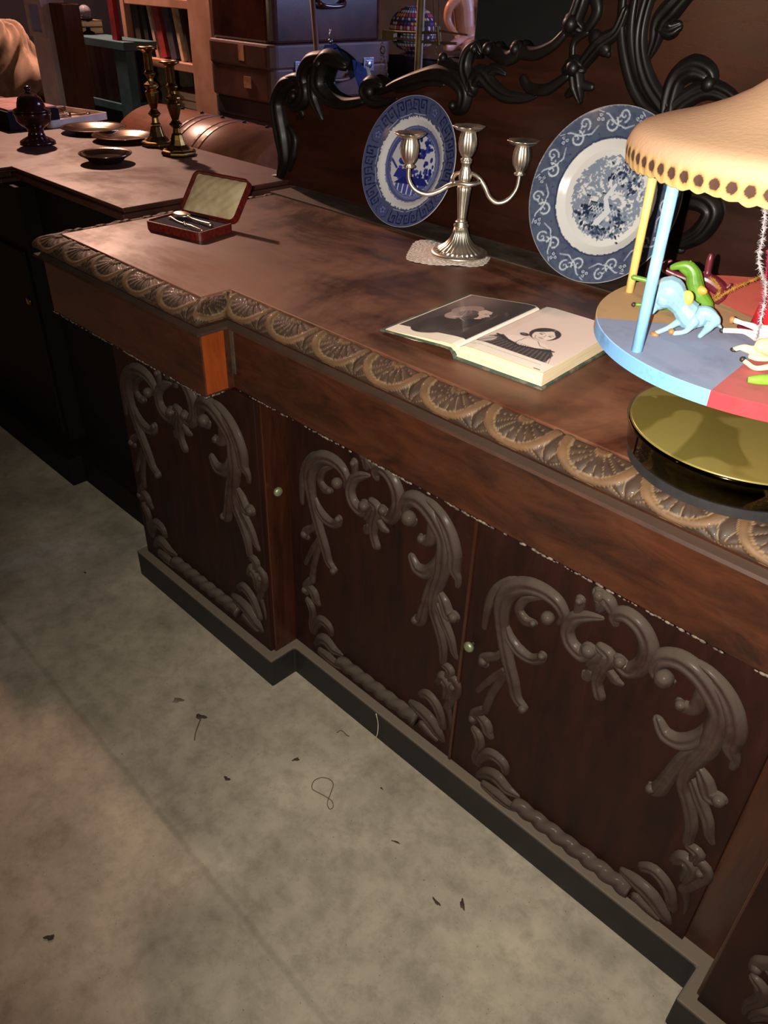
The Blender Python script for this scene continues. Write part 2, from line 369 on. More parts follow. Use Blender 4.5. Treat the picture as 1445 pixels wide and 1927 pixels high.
# plain mouldings below the carving
def strip(mb, tail, segs=range(7), mi=0):
    for seg in segs:
        n = len(tail); q = []
        for f in (0, 1): q.append(mb.verts([(*outline(d)[seg+f], z) for d, z in tail]))
        for j in range(n-1): mb.face((q[0]+j, q[1]+j, q[1]+j+1, q[0]+j+1), mi)
mb = MB(); strip(mb, [(.046, .921), (.040, .915), (.037, .908), (.050, .904), (.052, .899), (.038, .897), (.03, .897)]); mb.build('lower_moulding', M['frieze'], sb_)
# frieze
D = .036
def ring_solid(mb, d, z0, z1, inner=.20, mi=0):
    o = outline(d); mb.poly(o, z0, z1, mi)
mb = MB(); ring_solid(mb, D, .7665, .9165); fz = mb.build('frieze', M['frieze'], sb_, bevel=.002)
fo = outline(D+.0012)
mb = MB(); mb.box((fo[2][0]-.001, fo[2][1]+.004, .772), (fo[2][0]+.0006, fo[3][1]-.014, .896)); mb.build('frieze_end_veneer', M['orange'], sb_)
mb = MB(); mb.box((fo[3][0]+.001, fo[3][1]-.001, .80), (fo[3][0]+.010, fo[3][1]+.002, .897)); mb.build('corner_bead', M['ledge'], sb_)
# dust and flaking veneer along the lower arris of the frieze
mb = MB()
for seg in (1, 2, 3):
    a = Vector((*outline(D+.001)[seg], .766)); c = Vector((*outline(D+.001)[seg+1], .766)); L = (c-a).length; n = int(L/.006)
    for i in range(n):
        if random.random() < .35+.6*math.sin(i*.11+seg)**2:
            p = a.lerp(c, (i+random.random()*.5)/n); r = random.uniform(.0008, .0026)
            mb.ball(p+Vector((0, 0, random.uniform(-.001, .001))), r, 6, 4, sc=(2.2 if seg != 2 else .7, .7 if seg != 2 else 2.2, .9))
tag(mb.build('dust_edge', M['dust'], sb_, smooth=True), 'flaking dusty lower edge', kind='stuff')
# carcass
YBC, YBW = .901, .8275; XB0, XB1, XB2, XB3 = -1.80, -1.147, -.048, .585
car = [(XB0, 1.50), (XB0, YBW+.012), (XB1, YBW+.012), (XB1, YBC+.012), (XB2, YBC+.012), (XB2, YBW+.012), (XB3, YBW+.012), (XB3, 1.50)]
car = [(XB0+.085, 1.50), (XB0+.085, YBW+.012)] + car[2:]
mb = MB(); mb.poly(car, .06, .768); mb.build('carcass', M['side'], sb_, bevel=.002)
q = .02
pl = [(XB0+.085-q, 1.50), (XB0+.085-q, YBW-q), (XB1+q, YBW-q), (XB1+q, YBC-q), (XB2-q, YBC-q), (XB2-q, YBW-q), (XB3+q, YBW-q), (XB3+q, 1.50)]
MB().poly(pl, 0, .086).build('plinth', M['plinth'], sb_, bevel=.004)

# door carving, drawn once in the plane of the door (design units: 0..1445 across, 0..1873 down)
D1 = [
 [(500,325,12),(527,290,26),(497,222,34),(425,168,38),(345,148,42),(272,172,44),(238,230,42),(234,310,36),(243,400,34),(262,500,34),(284,600,34),(300,690,30),(335,742,24)],
 [(360,128,12),(280,122,18),(215,160,22),(180,215,22),(160,290,18),(150,350,14)],
 [(250,330,16),(275,400,30),(320,460,34),(372,497,28),(412,498,26),(428,478,20)],
 [(420,205,10),(350,212,18),(315,258,22),(345,310,28),(388,326,16)],
 [(232,470,14),(205,490,20),(172,495,24),(145,510,28),(155,535,22)],
 [(240,560,14),(195,600,20),(150,640,16),(115,678,14)],
 [(252,580,16),(210,640,20),(172,710,22),(150,778,22)],
 [(140,775,22),(100,800,28),(90,835,24)], [(110,800,20),(150,840,34),(160,880,32),(175,910,18)], [(95,880,22),(115,910,30),(120,960,28),(95,1010,20),(90,1055,10)],
 [(110,1060,18),(130,1020,30),(180,1000,34),(230,1035,32),(242,1080,22)], [(105,1120,14),(150,1100,34),(200,1110,40),(250,1165,36),(300,1198,12)], [(140,1160,26),(200,1200,36),(250,1240,30),(290,1262,20)],
 [(800,1520,22),(860,1560,40),(930,1620,44),(985,1700,36),(1015,1748,16)], [(890,1492,24),(950,1505,32),(1010,1580,32),(1030,1680,24)], [(1092,1590,20),(1098,1660,12),(1085,1705,5)], [(860,1640,26),(910,1690,22),(960,1735,14)],
 [(1110,1380,22),(1150,1410,30),(1130,1450,26)], [(1040,1450,24),(1090,1440,38),(1120,1490,38),(1090,1540,26)], [(1140,1440,24),(1185,1480,26),(1185,1530,24),(1140,1560,22)],[(1100,1520,20),(1130,1560,24),(1080,1590,22)],
 [(1035,595,12),(1008,605,22),(968,580,24),(950,525,32),(988,484,38),(1070,492,44),(1150,552,46),(1212,640,46),(1250,740,42),(1230,830,46),(1190,910,40),(1115,995,34),(1082,1080,30),(1105,1180,30),(1118,1280,28),(1100,1360,22)],
 [(1110,490,16),(1190,545,30),(1265,630,36),(1310,730,40),(1322,830,40),(1300,900,36),(1318,965,20),(1305,1000,14)],
 [(1170,590,18),(1165,660,28),(1135,720,28),(1085,712,28),(1062,688,16)],
 [(1215,790,20),(1160,858,34),(1075,882,38),(1000,845,36),(965,780,24)],
 [(1160,910,26),(1085,960,28),(1020,1040,28),(968,1112,34),(932,1115,22),(930,1090,12)],
 [(1150,1000,18),(1180,1055,34),(1205,1130,38),(1252,1150,32)],
 [(1115,1050,18),(1155,1150,30),(1192,1250,26),(1200,1320,22),(1215,1362,12)],
 [(705,300,10),(640,292,24),(575,302,30),(542,352,32),(560,420,36),(615,472,38),(650,450,36)], [(590,275,18),(600,240,22),(605,210,22)],
 [(690,255,18),(705,215,34),(690,180,30)], [(700,190,30),(735,220,34),(755,268,22)],
 [(765,325,16),(765,288,28),(822,282,36),(888,340,38),(922,430,40),(898,510,36),(832,548,36),(782,500,34)],
 [(700,440,26),(740,480,34),(700,540,34),(680,600,26),(692,668,28)], [(660,560,22),(630,578,24),(622,560,14)], [(730,540,22),(765,590,24),(795,612,12)], [(655,520,30),(690,500,34),(720,470,26)],
]
def design_xz(u, v):
    p = onp(860+u/2.676, 1050+v/2.676, 1, YBC); return p.x, p.z
DX = [(design_xz(75, 830)[0]), (design_xz(1345, 820)[0])]; DZ = [design_xz(1030, 1750)[1]-.03, design_xz(330, 105)[1]]
SC = .00041
def door(n_, x0, x1, cx0, cx1, y, cz0=.11, cz1=.66, knobx=None, knobz=.5):
    z0, z1 = .09, .764
    dr = MB().box((x0+.0015, y, z0), (x1-.0015, y+.014, z1)).build('door', M['door'], sb_, bevel=.0015)
    def mp(u, v):
        x, z = design_xz(u, v)
        z += .035*(DX[1]-x)/(DX[1]-DX[0])*max(0, 1-(z-DZ[0])/.35)       # the foot of the design runs level
        return Vector((cx0+(x-DX[0])/(DX[1]-DX[0])*(cx1-cx0), y, cz0+(z-DZ[0])/(DZ[1]-DZ[0])*(cz1-cz0)))
    mb = MB(); k = (cx1-cx0)/(DX[1]-DX[0])
    for st in D1: relief(mb, [(u, v, r*SC*(k**.5)) for u, v, r in st], mp, (0, -1, 0), lobes=3 if max(s[2] for s in st) > 28 else 1, hgt=.85)
    for (u, v, r) in ((458, 295, 34), (1000, 575, 42), (150, 515, 26), (1252, 1150, 30), (650, 450, 34), (428, 480, 20), (335, 745, 24), (795, 500, 28), (700, 185, 26), (1075, 700, 24), (935, 1105, 24), (95, 820, 24), (1165, 1500, 22), (388, 322, 18), (605, 215, 18)):
        mb.ball(mp(u, v)+Vector((0, -.006, 0)), r*SC*.9, 12, 8, sc=(1, 1.0, 1))
    # twisted rope along the foot
    a = mp(285, 1250); c = mp(840, 1590); a.z = c.z = (a.z+c.z)/2+.004; pts = [a.lerp(c, i/70)+Vector((0, -.004, 0)) for i in range(71)]
    L = (c-a).length
    mb.tube(pts, .0165, seg=20, fn=lambda an, i, n: .80+.30*abs(math.sin(an*1.0+i/70*L/.034*PI*.95)))
    mb.build('carving', M['carve'], dr, smooth=True)
    if knobx is not None:
        MB().lathe([(.004, 0), (.004, .006), (.010, .009), (.011, .014), (.008, .018), (.002, .019)], (knobx, y, knobz), 16, M=Matrix.Rotation(PI/2, 4, 'X')).build('knob', M['knob'], dr, smooth=True)
    return dr
door(1, -1.708, -1.150, -1.695, -1.195, YBW, .115, .688)
door(2, -1.145, -.642, -1.105, -.675, YBC, .105, .672)
door(3, -.638, -.105, -.602, -.150, YBC, .085, .648, knobx=-.618, knobz=.440)
door(4, -.044, .52, -.005, .49, YBW, .10, .66)
MB().lathe([(.004, 0), (.004, .006), (.010, .009), (.011, .014), (.008, .018), (.002, .019)], (XB1+.001, .862, .548), 16, M=Matrix.Rotation(PI/2, 4, 'Y')).build('knob', M['knob'], sb_, smooth=True)
MB().box((-.6435, YBC-.004, .09), (-.6365, YBC+.012, .764)).build('door_bead', M['side'], sb_, bevel=.002)
# back board: outline from the silhouette of its crest
YP = 1.527
def bp_(px, py): p = onp(px, py, 1, YP); return (p.x, p.z)
left = [bp_(*p) for p in [(522, 300), (524, 240), (520, 200), (535, 165), (570, 160), (600, 188), (650, 200), (700, 187), (735, 170), (790, 150), (840, 146), (878, 158), (893, 112), (960, 106), (1012, 106), (1058, 78), (1085, 20), (1108, -40)]]
left = [(left[0][0], .952)] + left
lx, lz = left[-1]; cxm = -.60
top = left + [(-.93, 1.58), (-.85, 1.70), (-.72, 1.78)]
right = [(2*cxm-x, z) for x, z in top[::-1]]
pts = top + right
mb = MB(); n = mb.verts([(x, YP, z) for x, z in pts] + [(x, YP+.03, z) for x, z in pts]); k = len(pts)
mb.face([n+i for i in range(k)]); mb.face([n+k+i for i in range(k)][::-1])
for i in range(k): j = (i+1) % k; mb.face((n+i, n+k+i, n+k+j, n+j))
bpn = mb.build('back_board', M['back'], sb_)
PM = lambda u, v: Vector((bp_(u, v)[0], YP, bp_(u, v)[1]))
PS = [
 [(528,330,9),(536,300,14),(533,262,18),(526,222,18),(523,190,16),(536,162,15),(556,152,10)],
 [(526,335,7),(516,338,10),(522,345,9)], [(545,240,6),(555,262,8),(552,290,10),(545,318,6)],
 [(540,152,9),(562,150,12),(575,168,14),(570,192,14),(553,200,10),(544,186,7),(553,173,8)],
 [(575,172,12),(571,142,14),(584,117,14),(608,111,14)],
 [(648,122,10),(620,110,16),(604,130,18),(602,162,17),(620,186,13),(650,195,10),(682,190,7)],
 [(590,150,14),(590,180,12),(598,205,9),(606,224,5)], [(560,200,9),(570,215,6),(560,222,4)],
 [(716,160,8),(700,157,13),(690,172,15),(702,189,13),(725,192,7),(746,186,3)],
 [(716,174,4),(745,160,8),(790,144,10),(830,137,13),(860,150,15),(876,172,15),(872,198,13),(856,206,8),(850,195,5)],
 [(745,172,3),(775,166,5),(805,158,4),(835,160,3)],
 [(889,165,14),(877,130,13),(882,100,11),(896,86,8),(904,98,5)], [(830,118,7),(850,120,8),(875,128,9)],
 [(880,175,12),(905,140,14),(925,160,12),(950,180,10),(985,185,7),(1010,180,3)], [(905,150,12),(930,130,9),(950,138,4)],
 [(922,92,10),(930,100,9),(955,110,10),(975,98,10),(972,88,9)], [(975,98,9),(1008,101,9),(1040,86,7),(1062,64,6)],
 [(1068,58,8),(1078,40,13),(1092,52,8)], [(1080,55,10),(1086,30,12),(1095,5,12),(1108,-40,9)], [(1115,-20,10),(1125,20,8),(1105,55,6)],
 [(985,148,7),(998,166,8),(1030,168,8),(1068,142,6)], [(1068,132,9),(1082,122,13),(1095,128,9)], [(1085,140,12),(1088,165,12),(1092,190,5)], [(1085,165,8),(1068,178,5)], [(1092,160,8),(1114,164,5)],
 [(1098,120,9),(1130,82,11),(1160,60,8),(1178,20,7)], [(1120,70,10),(1140,95,9),(1145,102,5)], [(1078,120,5),(1080,80,5),(1105,60,5)],
 [(1180,-60,6),(1172,0,6),(1169,60,6),(1175,110,7),(1190,165,7),(1216,206,7),(1250,222,7)],
 [(1210,-60,6),(1194,0,6),(1187,60,6),(1192,110,7),(1210,162,7),(1245,206,7)],
 [(1245,-50,9),(1222,0,10),(1208,60,10),(1210,110,11),(1226,160,12),(1256,204,12)],
 [(1300,-20,12),(1268,15,15),(1245,42,14),(1236,75,10),(1224,105,6)], [(1246,48,12),(1264,56,12),(1278,50,8)],
 [(1258,218,13),(1264,182,14),(1278,146,14),(1308,128,16),(1336,140,13),(1340,165,8)],
 [(1262,215,13),(1290,188,13),(1330,168,13),(1368,178,11),(1390,205,9),(1375,235,8)],
 [(1290,372,14),(1325,378,15),(1342,400,15),(1320,436,14),(1285,455,11),(1262,452,6)], [(1262,440,6),(1280,470,6),(1290,462,3)],
]
mb = MB(); mbb = MB()
for st in PS:
    s2 = [(u, v, r*.00145) for u, v, r in st]
    relief(mb, s2, PM, (0, -1, 0), lobes=3 if max(s[2] for s in st) > 10 else 1, hgt=.95, sub=6)
    if min(v for _, v, _ in st) < 215: relief(mb, s2, lambda u, v: PM(u, v)+Vector((0, .03, 0)), (0, 1, 0), lobes=1, hgt=.5, sub=6)
for (u, v, r) in ((556, 180, 9), (605, 120, 12), (700, 172, 12), (923, 92, 10), (974, 92, 9), (1079, 45, 13), (1083, 128, 12), (1338, 158, 11), (856, 198, 8), (838, 108, 8), (897, 92, 7)):
    mb.ball(PM(u, v)+Vector((0, -.008, 0)), r*.0013, 12, 8)
mb.build('crest_carving', M['backcarve'], bpn, smooth=True)
# polished oval field framed by the scrolled moulding
ov = [bp_(*p) for p in [(1262, 212), (1222, 160), (1206, 105), (1208, 55), (1228, 0), (1255, -50)]]
pts2 = ov + [(-.70, 1.60), (-.60, 1.64)]; pts2 = pts2 + [(2*cxm-x, z) for x, z in pts2[::-1][1:]] + [(-.60, 1.235)]
mb = MB(); n = mb.verts([(x, YP-.004, z) for x, z in pts2]+[(x, YP+.001, z) for x, z in pts2]); k = len(pts2); mb.face([n+i for i in range(k)])
for i in range(k): j = (i+1) % k; mb.face((n+i, n+k+i, n+k+j, n+j))
mb.build('polished_field', M['backgloss'], bpn)
# ------------------------------------------------------------------ painting helper (numpy canvas sampled onto mesh points)
class Canvas:
    def __init__(s, w, h, c): s.w = w; s.h = h; s.a = np.zeros((h, w, 3)); s.a[:] = lin(c); s.Y, s.X = np.mgrid[0:h, 0:w].astype(float)
    def blend(s, m, c): m = np.clip(m, 0, 1)[..., None]; s.a = s.a*(1-m)+np.array(lin(c))*m
    def ell(s, x, y, rx, ry, c, rot=0, soft=1.5, op=1):
        ca, sa = math.cos(rot), math.sin(rot); u = ((s.X-x)*ca+(s.Y-y)*sa)/rx; v = (-(s.X-x)*sa+(s.Y-y)*ca)/ry
        s.blend(((1-np.sqrt(u*u+v*v))*min(rx, ry)/soft+.5)*1.0*(op if op == 1 else 1) if op == 1 else np.clip((1-np.sqrt(u*u+v*v))*min(rx, ry)/soft+.5, 0, 1)*op, c)
    def line(s, pts, r, c, op=1):
        rr = r if hasattr(r, '__len__') else [r]*len(pts)
        for i in range(len(pts)-1):
            (x0, y0), (x1, y1) = pts[i], pts[i+1]; R = max(rr[i], rr[i+1])+2
            xa, xb = int(max(0, min(x0, x1)-R)), int(min(s.w, max(x0, x1)+R+1)); ya, yb = int(max(0, min(y0, y1)-R)), int(min(s.h, max(y0, y1)+R+1))
            if xa >= xb or ya >= yb: continue
            X = s.X[ya:yb, xa:xb]; Y = s.Y[ya:yb, xa:xb]; dx, dy = x1-x0, y1-y0; L = dx*dx+dy*dy+1e-9
            t = np.clip(((X-x0)*dx+(Y-y0)*dy)/L, 0, 1); d = np.hypot(X-x0-t*dx, Y-y0-t*dy); ra = rr[i]*(1-t)+rr[i+1]*t
            m = np.clip(ra-d+.5, 0, 1)[..., None]*op; s.a[ya:yb, xa:xb] = s.a[ya:yb, xa:xb]*(1-m)+np.array(lin(c))*m
    def polyg(s, pts, c, op=1):
        m = np.zeros((s.h, s.w), bool); n = len(pts)
        for i in range(n):
            (x0, y0), (x1, y1) = pts[i], pts[(i+1) % n]
            if y0 == y1: continue
            cnd = ((s.Y < y0) != (s.Y < y1)) & (s.X < (x1-x0)*(s.Y-y0)/(y1-y0)+x0); m ^= cnd
        s.blend(m.astype(float)*op, c)
    def get(s, u, v):
        x = np.clip(u*(s.w-1), 0, s.w-1.001); y = np.clip(v*(s.h-1), 0, s.h-1.001); xi = int(x); yi = int(y); fx = x-xi; fy = y-yi; a = s.a
        return a[yi, xi]*(1-fx)*(1-fy)+a[yi, xi+1]*fx*(1-fy)+a[yi+1, xi]*(1-fx)*fy+a[yi+1, xi+1]*fx*fy
def vnoise(h, w, cell, seed):
    rg = np.random.RandomState(seed); g = rg.rand(int(h/cell)+3, int(w/cell)+3); y, x = np.mgrid[0:h, 0:w]/cell; yi = y.astype(int); xi = x.astype(int); fy = y-yi; fx = x-xi
    fx = fx*fx*(3-2*fx); fy = fy*fy*(3-2*fy); return g[yi, xi]*(1-fx)*(1-fy)+g[yi, xi+1]*fx*(1-fy)+g[yi+1, xi]*(1-fx)*fy+g[yi+1, xi+1]*fx*fy
def spiral(cx, cy, r0, a0, turns, sgn=1, n=26): return [(cx+r0*(1-i/n*.9)*math.cos(a0+sgn*turns*2*PI*i/n), cy+r0*(1-i/n*.9)*math.sin(a0+sgn*turns*2*PI*i/n)) for i in range(n+1)]

# ------------------------------------------------------------------ plates leaning on the back board
NP = 760
def border_mask(cv, r0, r1, ragged=.012, seed=1):
    C0 = NP/2; rr = np.hypot(cv.X-C0, cv.Y-C0)/C0; nz = vnoise(NP, NP, 9, seed)*ragged*2-ragged
    return ((rr+nz > r0) & (rr+nz < r1)).astype(float)
def pat_willow():
    cv = Canvas(NP, NP, (200, 198, 200)); c = NP/2
    cv.blend(border_mask(cv, .70, 1.1, .022, 2), (72, 77, 110)); cv.blend(border_mask(cv, .0, .585, .004, 3), (54, 60, 112)); cv.blend(border_mask(cv, 0, .475, .01, 4), (190, 190, 200))
    for k in range(6): rr = c*(.497+k*.0155); pts = [(c+rr*math.cos(a), c+rr*math.sin(a)) for a in np.linspace(0, 2*PI, 140)]; cv.line(pts, .9, (150, 156, 196), .8)
    for k in range(16):
        a = 2*PI*k/16; ur = (math.cos(a), math.sin(a)); ut = (-ur[1], ur[0]); q = lambda r, t: (c+c*r*ur[0]+c*t*ut[0], c+c*r*ur[1]+c*t*ut[1])
        if k % 4 == 1:
            for b in range(5): bb = 2*PI*b/5; x, y = q(.85+.04*math.cos(bb), .04*math.sin(bb)); cv.ell(x, y, 11, 11, (36, 38, 92)); cv.ell(x, y, 7, 7, (120, 130, 178)); cv.ell(x, y, 3, 3, (30, 32, 84))
            cv.line([q(.78, -.1), q(.9, -.13), q(.95, -.06)], 2.5, (36, 38, 92)); cv.line([q(.78, .1), q(.9, .13), q(.95, .07)], 2.5, (36, 38, 92))
        else:
            s1 = 1 if k % 2 else -1
            key = [q(.76, -.13*s1), q(.94, -.13*s1), q(.94, -.02*s1), q(.83, -.02*s1), q(.83, -.07*s1), q(.88, -.07*s1)]; cv.line(key, 4.2, (26, 28, 72)); cv.line([q(.76, .0), q(.8, .03*s1), q(.93, .04*s1), q(.93, .14*s1), q(.8, .14*s1), q(.8, .09*s1)], 4.2, (28, 30, 76))
            cv.ell(*q(.87, .09*s1), 6, 9, (34, 38, 96)); cv.line([q(.735, -.12), q(.735, .12)], 1.6, (170, 176, 208))
    cv.blend(border_mask(cv, .975, 1.1, 0), (60, 66, 126))
    main = cv; cv = Canvas(NP, NP, (190, 190, 200))
    rg = random.Random(5)
    for (x, y, s) in ((.50, .36, 1.2), (.60, .40, 1.0), (.55, .47, 1.0), (.44, .52, .8), (.52, .60, .9), (.62, .56, 1.1)):   # blossom trees
        for k in range(int(26*s)): cv.ell(NP*(x+rg.gauss(0, .032)), NP*(y+rg.gauss(0, .034)), rg.uniform(5, 12), rg.uniform(5, 11), rg.choice([(40, 46, 122), (58, 66, 146), (30, 34, 104)]))
    for k in range(7): x = NP*(.40+.012*k); cv.line([(x, NP*.33), (x-6, NP*.38), (x-14+k*3, NP*(.46+.01*(k % 3)))], [5, 6, 1], (54, 62, 146))   # willow fronds
    cv.polyg([(NP*.38, NP*.60), (NP*.50, NP*.60), (NP*.48, NP*.55), (NP*.40, NP*.55)], (44, 50, 126)); cv.polyg([(NP*.40, NP*.70), (NP*.62, NP*.69), (NP*.64, NP*.60), (NP*.41, NP*.62)], (70, 78, 150))
    for k in range(5): cv.line([(NP*(.43+.035*k), NP*.62), (NP*(.43+.035*k), NP*.69)], 3, (196, 200, 216))
    cv.polyg([(NP*.39, NP*.63), (NP*.65, NP*.61), (NP*.60, NP*.575), (NP*.45, NP*.59)], (34, 38, 108)); cv.line([(NP*.30, NP*.56), (NP*.34, NP*.51), (NP*.39, NP*.55)], 5, (50, 56, 136)); cv.line([(NP*.33, NP*.68), (NP*.45, NP*.74), (NP*.62, NP*.73)], 7, (60, 68, 144))
    K_ = 1.5; ii = np.clip((NP/2+(main.Y-NP*.5)/K_+NP*.02), 0, NP-1).astype(int); jj = np.clip((NP/2+(main.X-NP*.5)/K_), 0, NP-1).astype(int); m_ = (border_mask(main, 0, .47, .008, 4) > 0)
    main.a[m_] = cv.a[ii, jj][m_]; cv = main
    return cv
def pat_scroll():
    cv = Canvas(NP, NP, (216, 214, 212)); c = NP/2; cv.blend(border_mask(cv, .655, 1.1, .010, 7), (80, 89, 110)); nz = vnoise(NP, NP, 16, 3)
    cv.blend(border_mask(cv, .68, 1.1, 0)*np.clip((nz-.45)*3, 0, 1)*.6, (60, 70, 100)); cv.blend(border_mask(cv, .0, .47, .03, 9), (128, 138, 158)); cv.blend(border_mask(cv, .655, .675, .004), (52, 62, 92))
    n2 = vnoise(NP, NP, 7, 13)*.6+vnoise(NP, NP, 22, 12)*.6; cv.blend(border_mask(cv, .0, .45, .03, 9)*np.clip((n2-.62)*6, 0, 1), (212, 212, 214))
    N_ = 11
    for k in range(N_):
        a = 2*PI*k/N_; ur = (math.cos(a), math.sin(a)); ut = (-ur[1], ur[0]); q = lambda r, t: (c+c*r*ur[0]+c*t*ut[0], c+c*r*ur[1]+c*t*ut[1])
        x, y = q(.80, -.06); cv.line(spiral(x, y, 34, a+1, 1.3, 1), [3.6]*18+[2.2]*9, (190, 198, 210)); x, y = q(.885, .10); cv.line(spiral(x, y, 28, a+3, 1.25, -1), [3.2]*18+[2]*9, (182, 192, 206))
        cv.line([q(.94, -.22), q(.90, -.10), q(.80, .0), q(.75, .12), q(.78, .24)], [1.6, 3, 3.6, 3, 1.4], (176, 186, 202))
        for j in range(5): x, y = q(.80+.02*j, .02+.03*math.sin(j*2)); cv.line([(x, y), (x+10*math.cos(a+j), y+10*math.sin(a+j))], [3.2, .8], (196, 204, 214))
        for j in range(3): x, y = q(.865+.03*math.cos(j*2.1), -.20+.03*math.sin(j*2.1)); cv.ell(x, y, 11, 11, (34, 42, 70)); cv.ell(x, y, 7.5, 7.5, (176, 186, 204)); cv.ell(x, y, 3.4, 3.4, (50, 60, 92))
        for j in range(6): x, y = q(.70+.05*(j % 2)+.2*(j/6), .20-.07*j); cv.ell(x, y, 5, 3, (44, 54, 84), rot=a+j)
    cv.blend(border_mask(cv, .985, 1.1, 0), (168, 178, 194)); rg = random.Random(8)
    def blob(x, y, sx, sy, n, cols, r=(4, 12)):
        for k in range(n): cv.ell(NP*(x+rg.gauss(0, sx)), NP*(y+rg.gauss(0, sy)), rg.uniform(*r), rg.uniform(*r)*.7, rg.choice(cols), rot=rg.uniform(0, 3))
    dk = [(44, 56, 80), (60, 73, 100), (36, 45, 68), (92, 106, 128)]
    blob(.56, .35, .05, .025, 50, dk); blob(.64, .42, .022, .045, 34, dk); blob(.40, .62, .04, .03, 40, dk); blob(.50, .68, .05, .02, 50, dk); blob(.61, .63, .025, .05, 40, dk)
    for (x, y, w_, h_) in ((.36, .50, .03, .09), (.40, .53, .05, .06), (.46, .47, .03, .10), (.50, .53, .05, .05), (.34, .56, .16, .02)):
        cv.polyg([(NP*x, NP*y), (NP*(x+w_), NP*y), (NP*(x+w_), NP*(y+h_)), (NP*x, NP*(y+h_))], rg.choice(dk[:3]))
        for j in range(4): cv.line([(NP*(x+w_*(j+.5)/4), NP*(y+.01)), (NP*(x+w_*(j+.5)/4), NP*(y+h_*.6))], 1.3, (170, 178, 190))
    for k in range(9): cv.line([(NP*(.40+k*.02), NP*(.58)), (NP*(.42+k*.02), NP*.555), (NP*(.44+k*.02), NP*.585)], 2.2, (190, 196, 206))
    for k in range(14): a = rg.uniform(0, 6.28); cv.line(spiral(NP*(.55+.05*math.cos(a)), NP*(.36+.03*math.sin(a)), rg.uniform(10, 18), a, .7), 1.4, (196, 202, 212))
    cv.line([(NP*.53, NP*.42), (NP*.49, NP*.50), (NP*.53, NP*.57), (NP*.48, NP*.64)], [8, 10, 13, 16], (206, 210, 216))
    return cv
M['plate'] = vcol('glazed_earthenware', .16, coat=.6)
def plate(label, cx, by, R, cv):
    tilt = math.atan2(1.527-by-.004, 2*R); cy = by+R*math.sin(tilt); cz = ZT+.004+R*math.cos(tilt)
    prof = [(0, .004), (.30, .004), (.56, .0045), (.60, .008), (.66, .014), (.80, .020), (.97, .026), (1, .027), (1.0, .024), (.95, .021), (.70, .013), (.58, .001), (.54, -.001), (.50, .001), (0, .001)]
    nr = 120; seg = 420; pr = []
    for i in range(len(prof)-1):
        k = max(1, int(abs(prof[i+1][0]-prof[i][0])*nr)) if i < 7 else 1
        for j in range(k): f = j/k; pr.append((prof[i][0]*(1-f)+prof[i+1][0]*f, prof[i][1]*(1-f)+prof[i+1][1]*f, i < 7))
    pr.append((0, .001, False)); o = empty('dinner_plate', (cx, by, ZT+.004), label, 'plate')
    Mx = Matrix.Translation((cx, cy, cz)) @ Matrix.Rotation(PI/2-tilt, 4, 'X'); mb = MB(); cols = []
    for (r, z, front) in pr:
        for k in range(seg):
            a = 2*PI*k/seg; x, y = max(r, .0005)*math.cos(a), max(r, .0005)*math.sin(a); mb.v.append(tuple(Mx @ Vector((x*R, y*R, z*R/.15))))
            cols.append((*(cv.get(.5+x*.497, .5-y*.497) if front else lin((196, 194, 190))), 1))
    for i in range(len(pr)-1):
        for k in range(seg): j = (k+1) % seg; mb.face((i*seg+k, i*seg+j, (i+1)*seg+j, (i+1)*seg+k))
    mb.col = cols; p = mb.build('plate_body', M['plate'], o, smooth=True); return o
tag(plate('round blue and white plate with a dark blue geometric border, leaning behind the silver candelabra', -1.352, 1.438, .143, pat_willow()), group=None)
plate('larger grey-blue plate with scrolled leaf border and ruin scene, leaning behind the carousel', -.828, 1.432, .162, pat_scroll())

# ------------------------------------------------------------------ doily and candelabra
dl = MB(); cx, cy = -1.142, 1.378; n1 = 168; rings = [.15, .5, .62, .66, .72, .76, .82, .86, .92, .96, 1.0]
def dr(a):
    b_ = a-math.radians(36); base = .088*(1/(abs(math.cos(b_))**4+abs(math.sin(b_))**4)**.25)*(1+.03*math.sin(3*a)); return base
idx = []
for i, r in enumerate(rings):
    row = []
    for k in range(n1):
        a = 2*PI*k/n1; R = dr(a)*r*(1+(.035*abs(math.sin(a*21)) if i == len(rings)-1 else 0)); row.append((cx+R*math.cos(a), cy+R*math.sin(a), ZT+.0018+.0012*math.sin(a*7)*r*r))
    idx.append(dl.verts(row))
dl.face([idx[0]+k for k in range(n1)])
for i in range(len(rings)-1):
    for k in range(n1):
        hole = (i in (2, 4, 6, 8) and (k + (i//2)*2) % 4 in (0, 1)) and not (k % 8 == 7)
        if hole: continue
        j = (k+1) % n1; dl.face((idx[i]+k, idx[i]+j, idx[i+1]+j, idx[i+1]+k))
d_ = dl.build('doily', plain('lace_cotton', (240, 228, 218), .9, scale=300, col2=(200, 188, 178), bump=.6), None)
sm = d_.modifiers.new('sol', 'SOLIDIFY'); sm.thickness = .0012; tag(d_, 'cream lace doily lying on the mahogany top under the silver candelabra', 'doily')
CB = Vector((-1.117, 1.384, ZT+.0035)); ca_ = empty('candelabra', CB, 'silver three-light candelabra with fluted round foot, standing on the lace doily', 'candelabra')
flute = lambda n, k: (lambda a, z, r: 1-k*(1-abs(math.cos(n*a/2))))
mb = MB(); mb.lathe([(.060, 0), (.063, .002), (.063, .005), (.058, .008), (.054, .009)], CB, 64)
mb.lathe([(.055, .009), (.046, .014), (.034, .021), (.024, .032), (.018, .045), (.0145, .058)], CB, 96, fn=flute(26, .12)); mb.lathe([(.0145, .058), (.0165, .060), (.0165, .063), (.0125, .066), (.014, .069), (.011, .072)], CB, 48)
mb.build('foot', M['silver'], ca_, smooth=True)
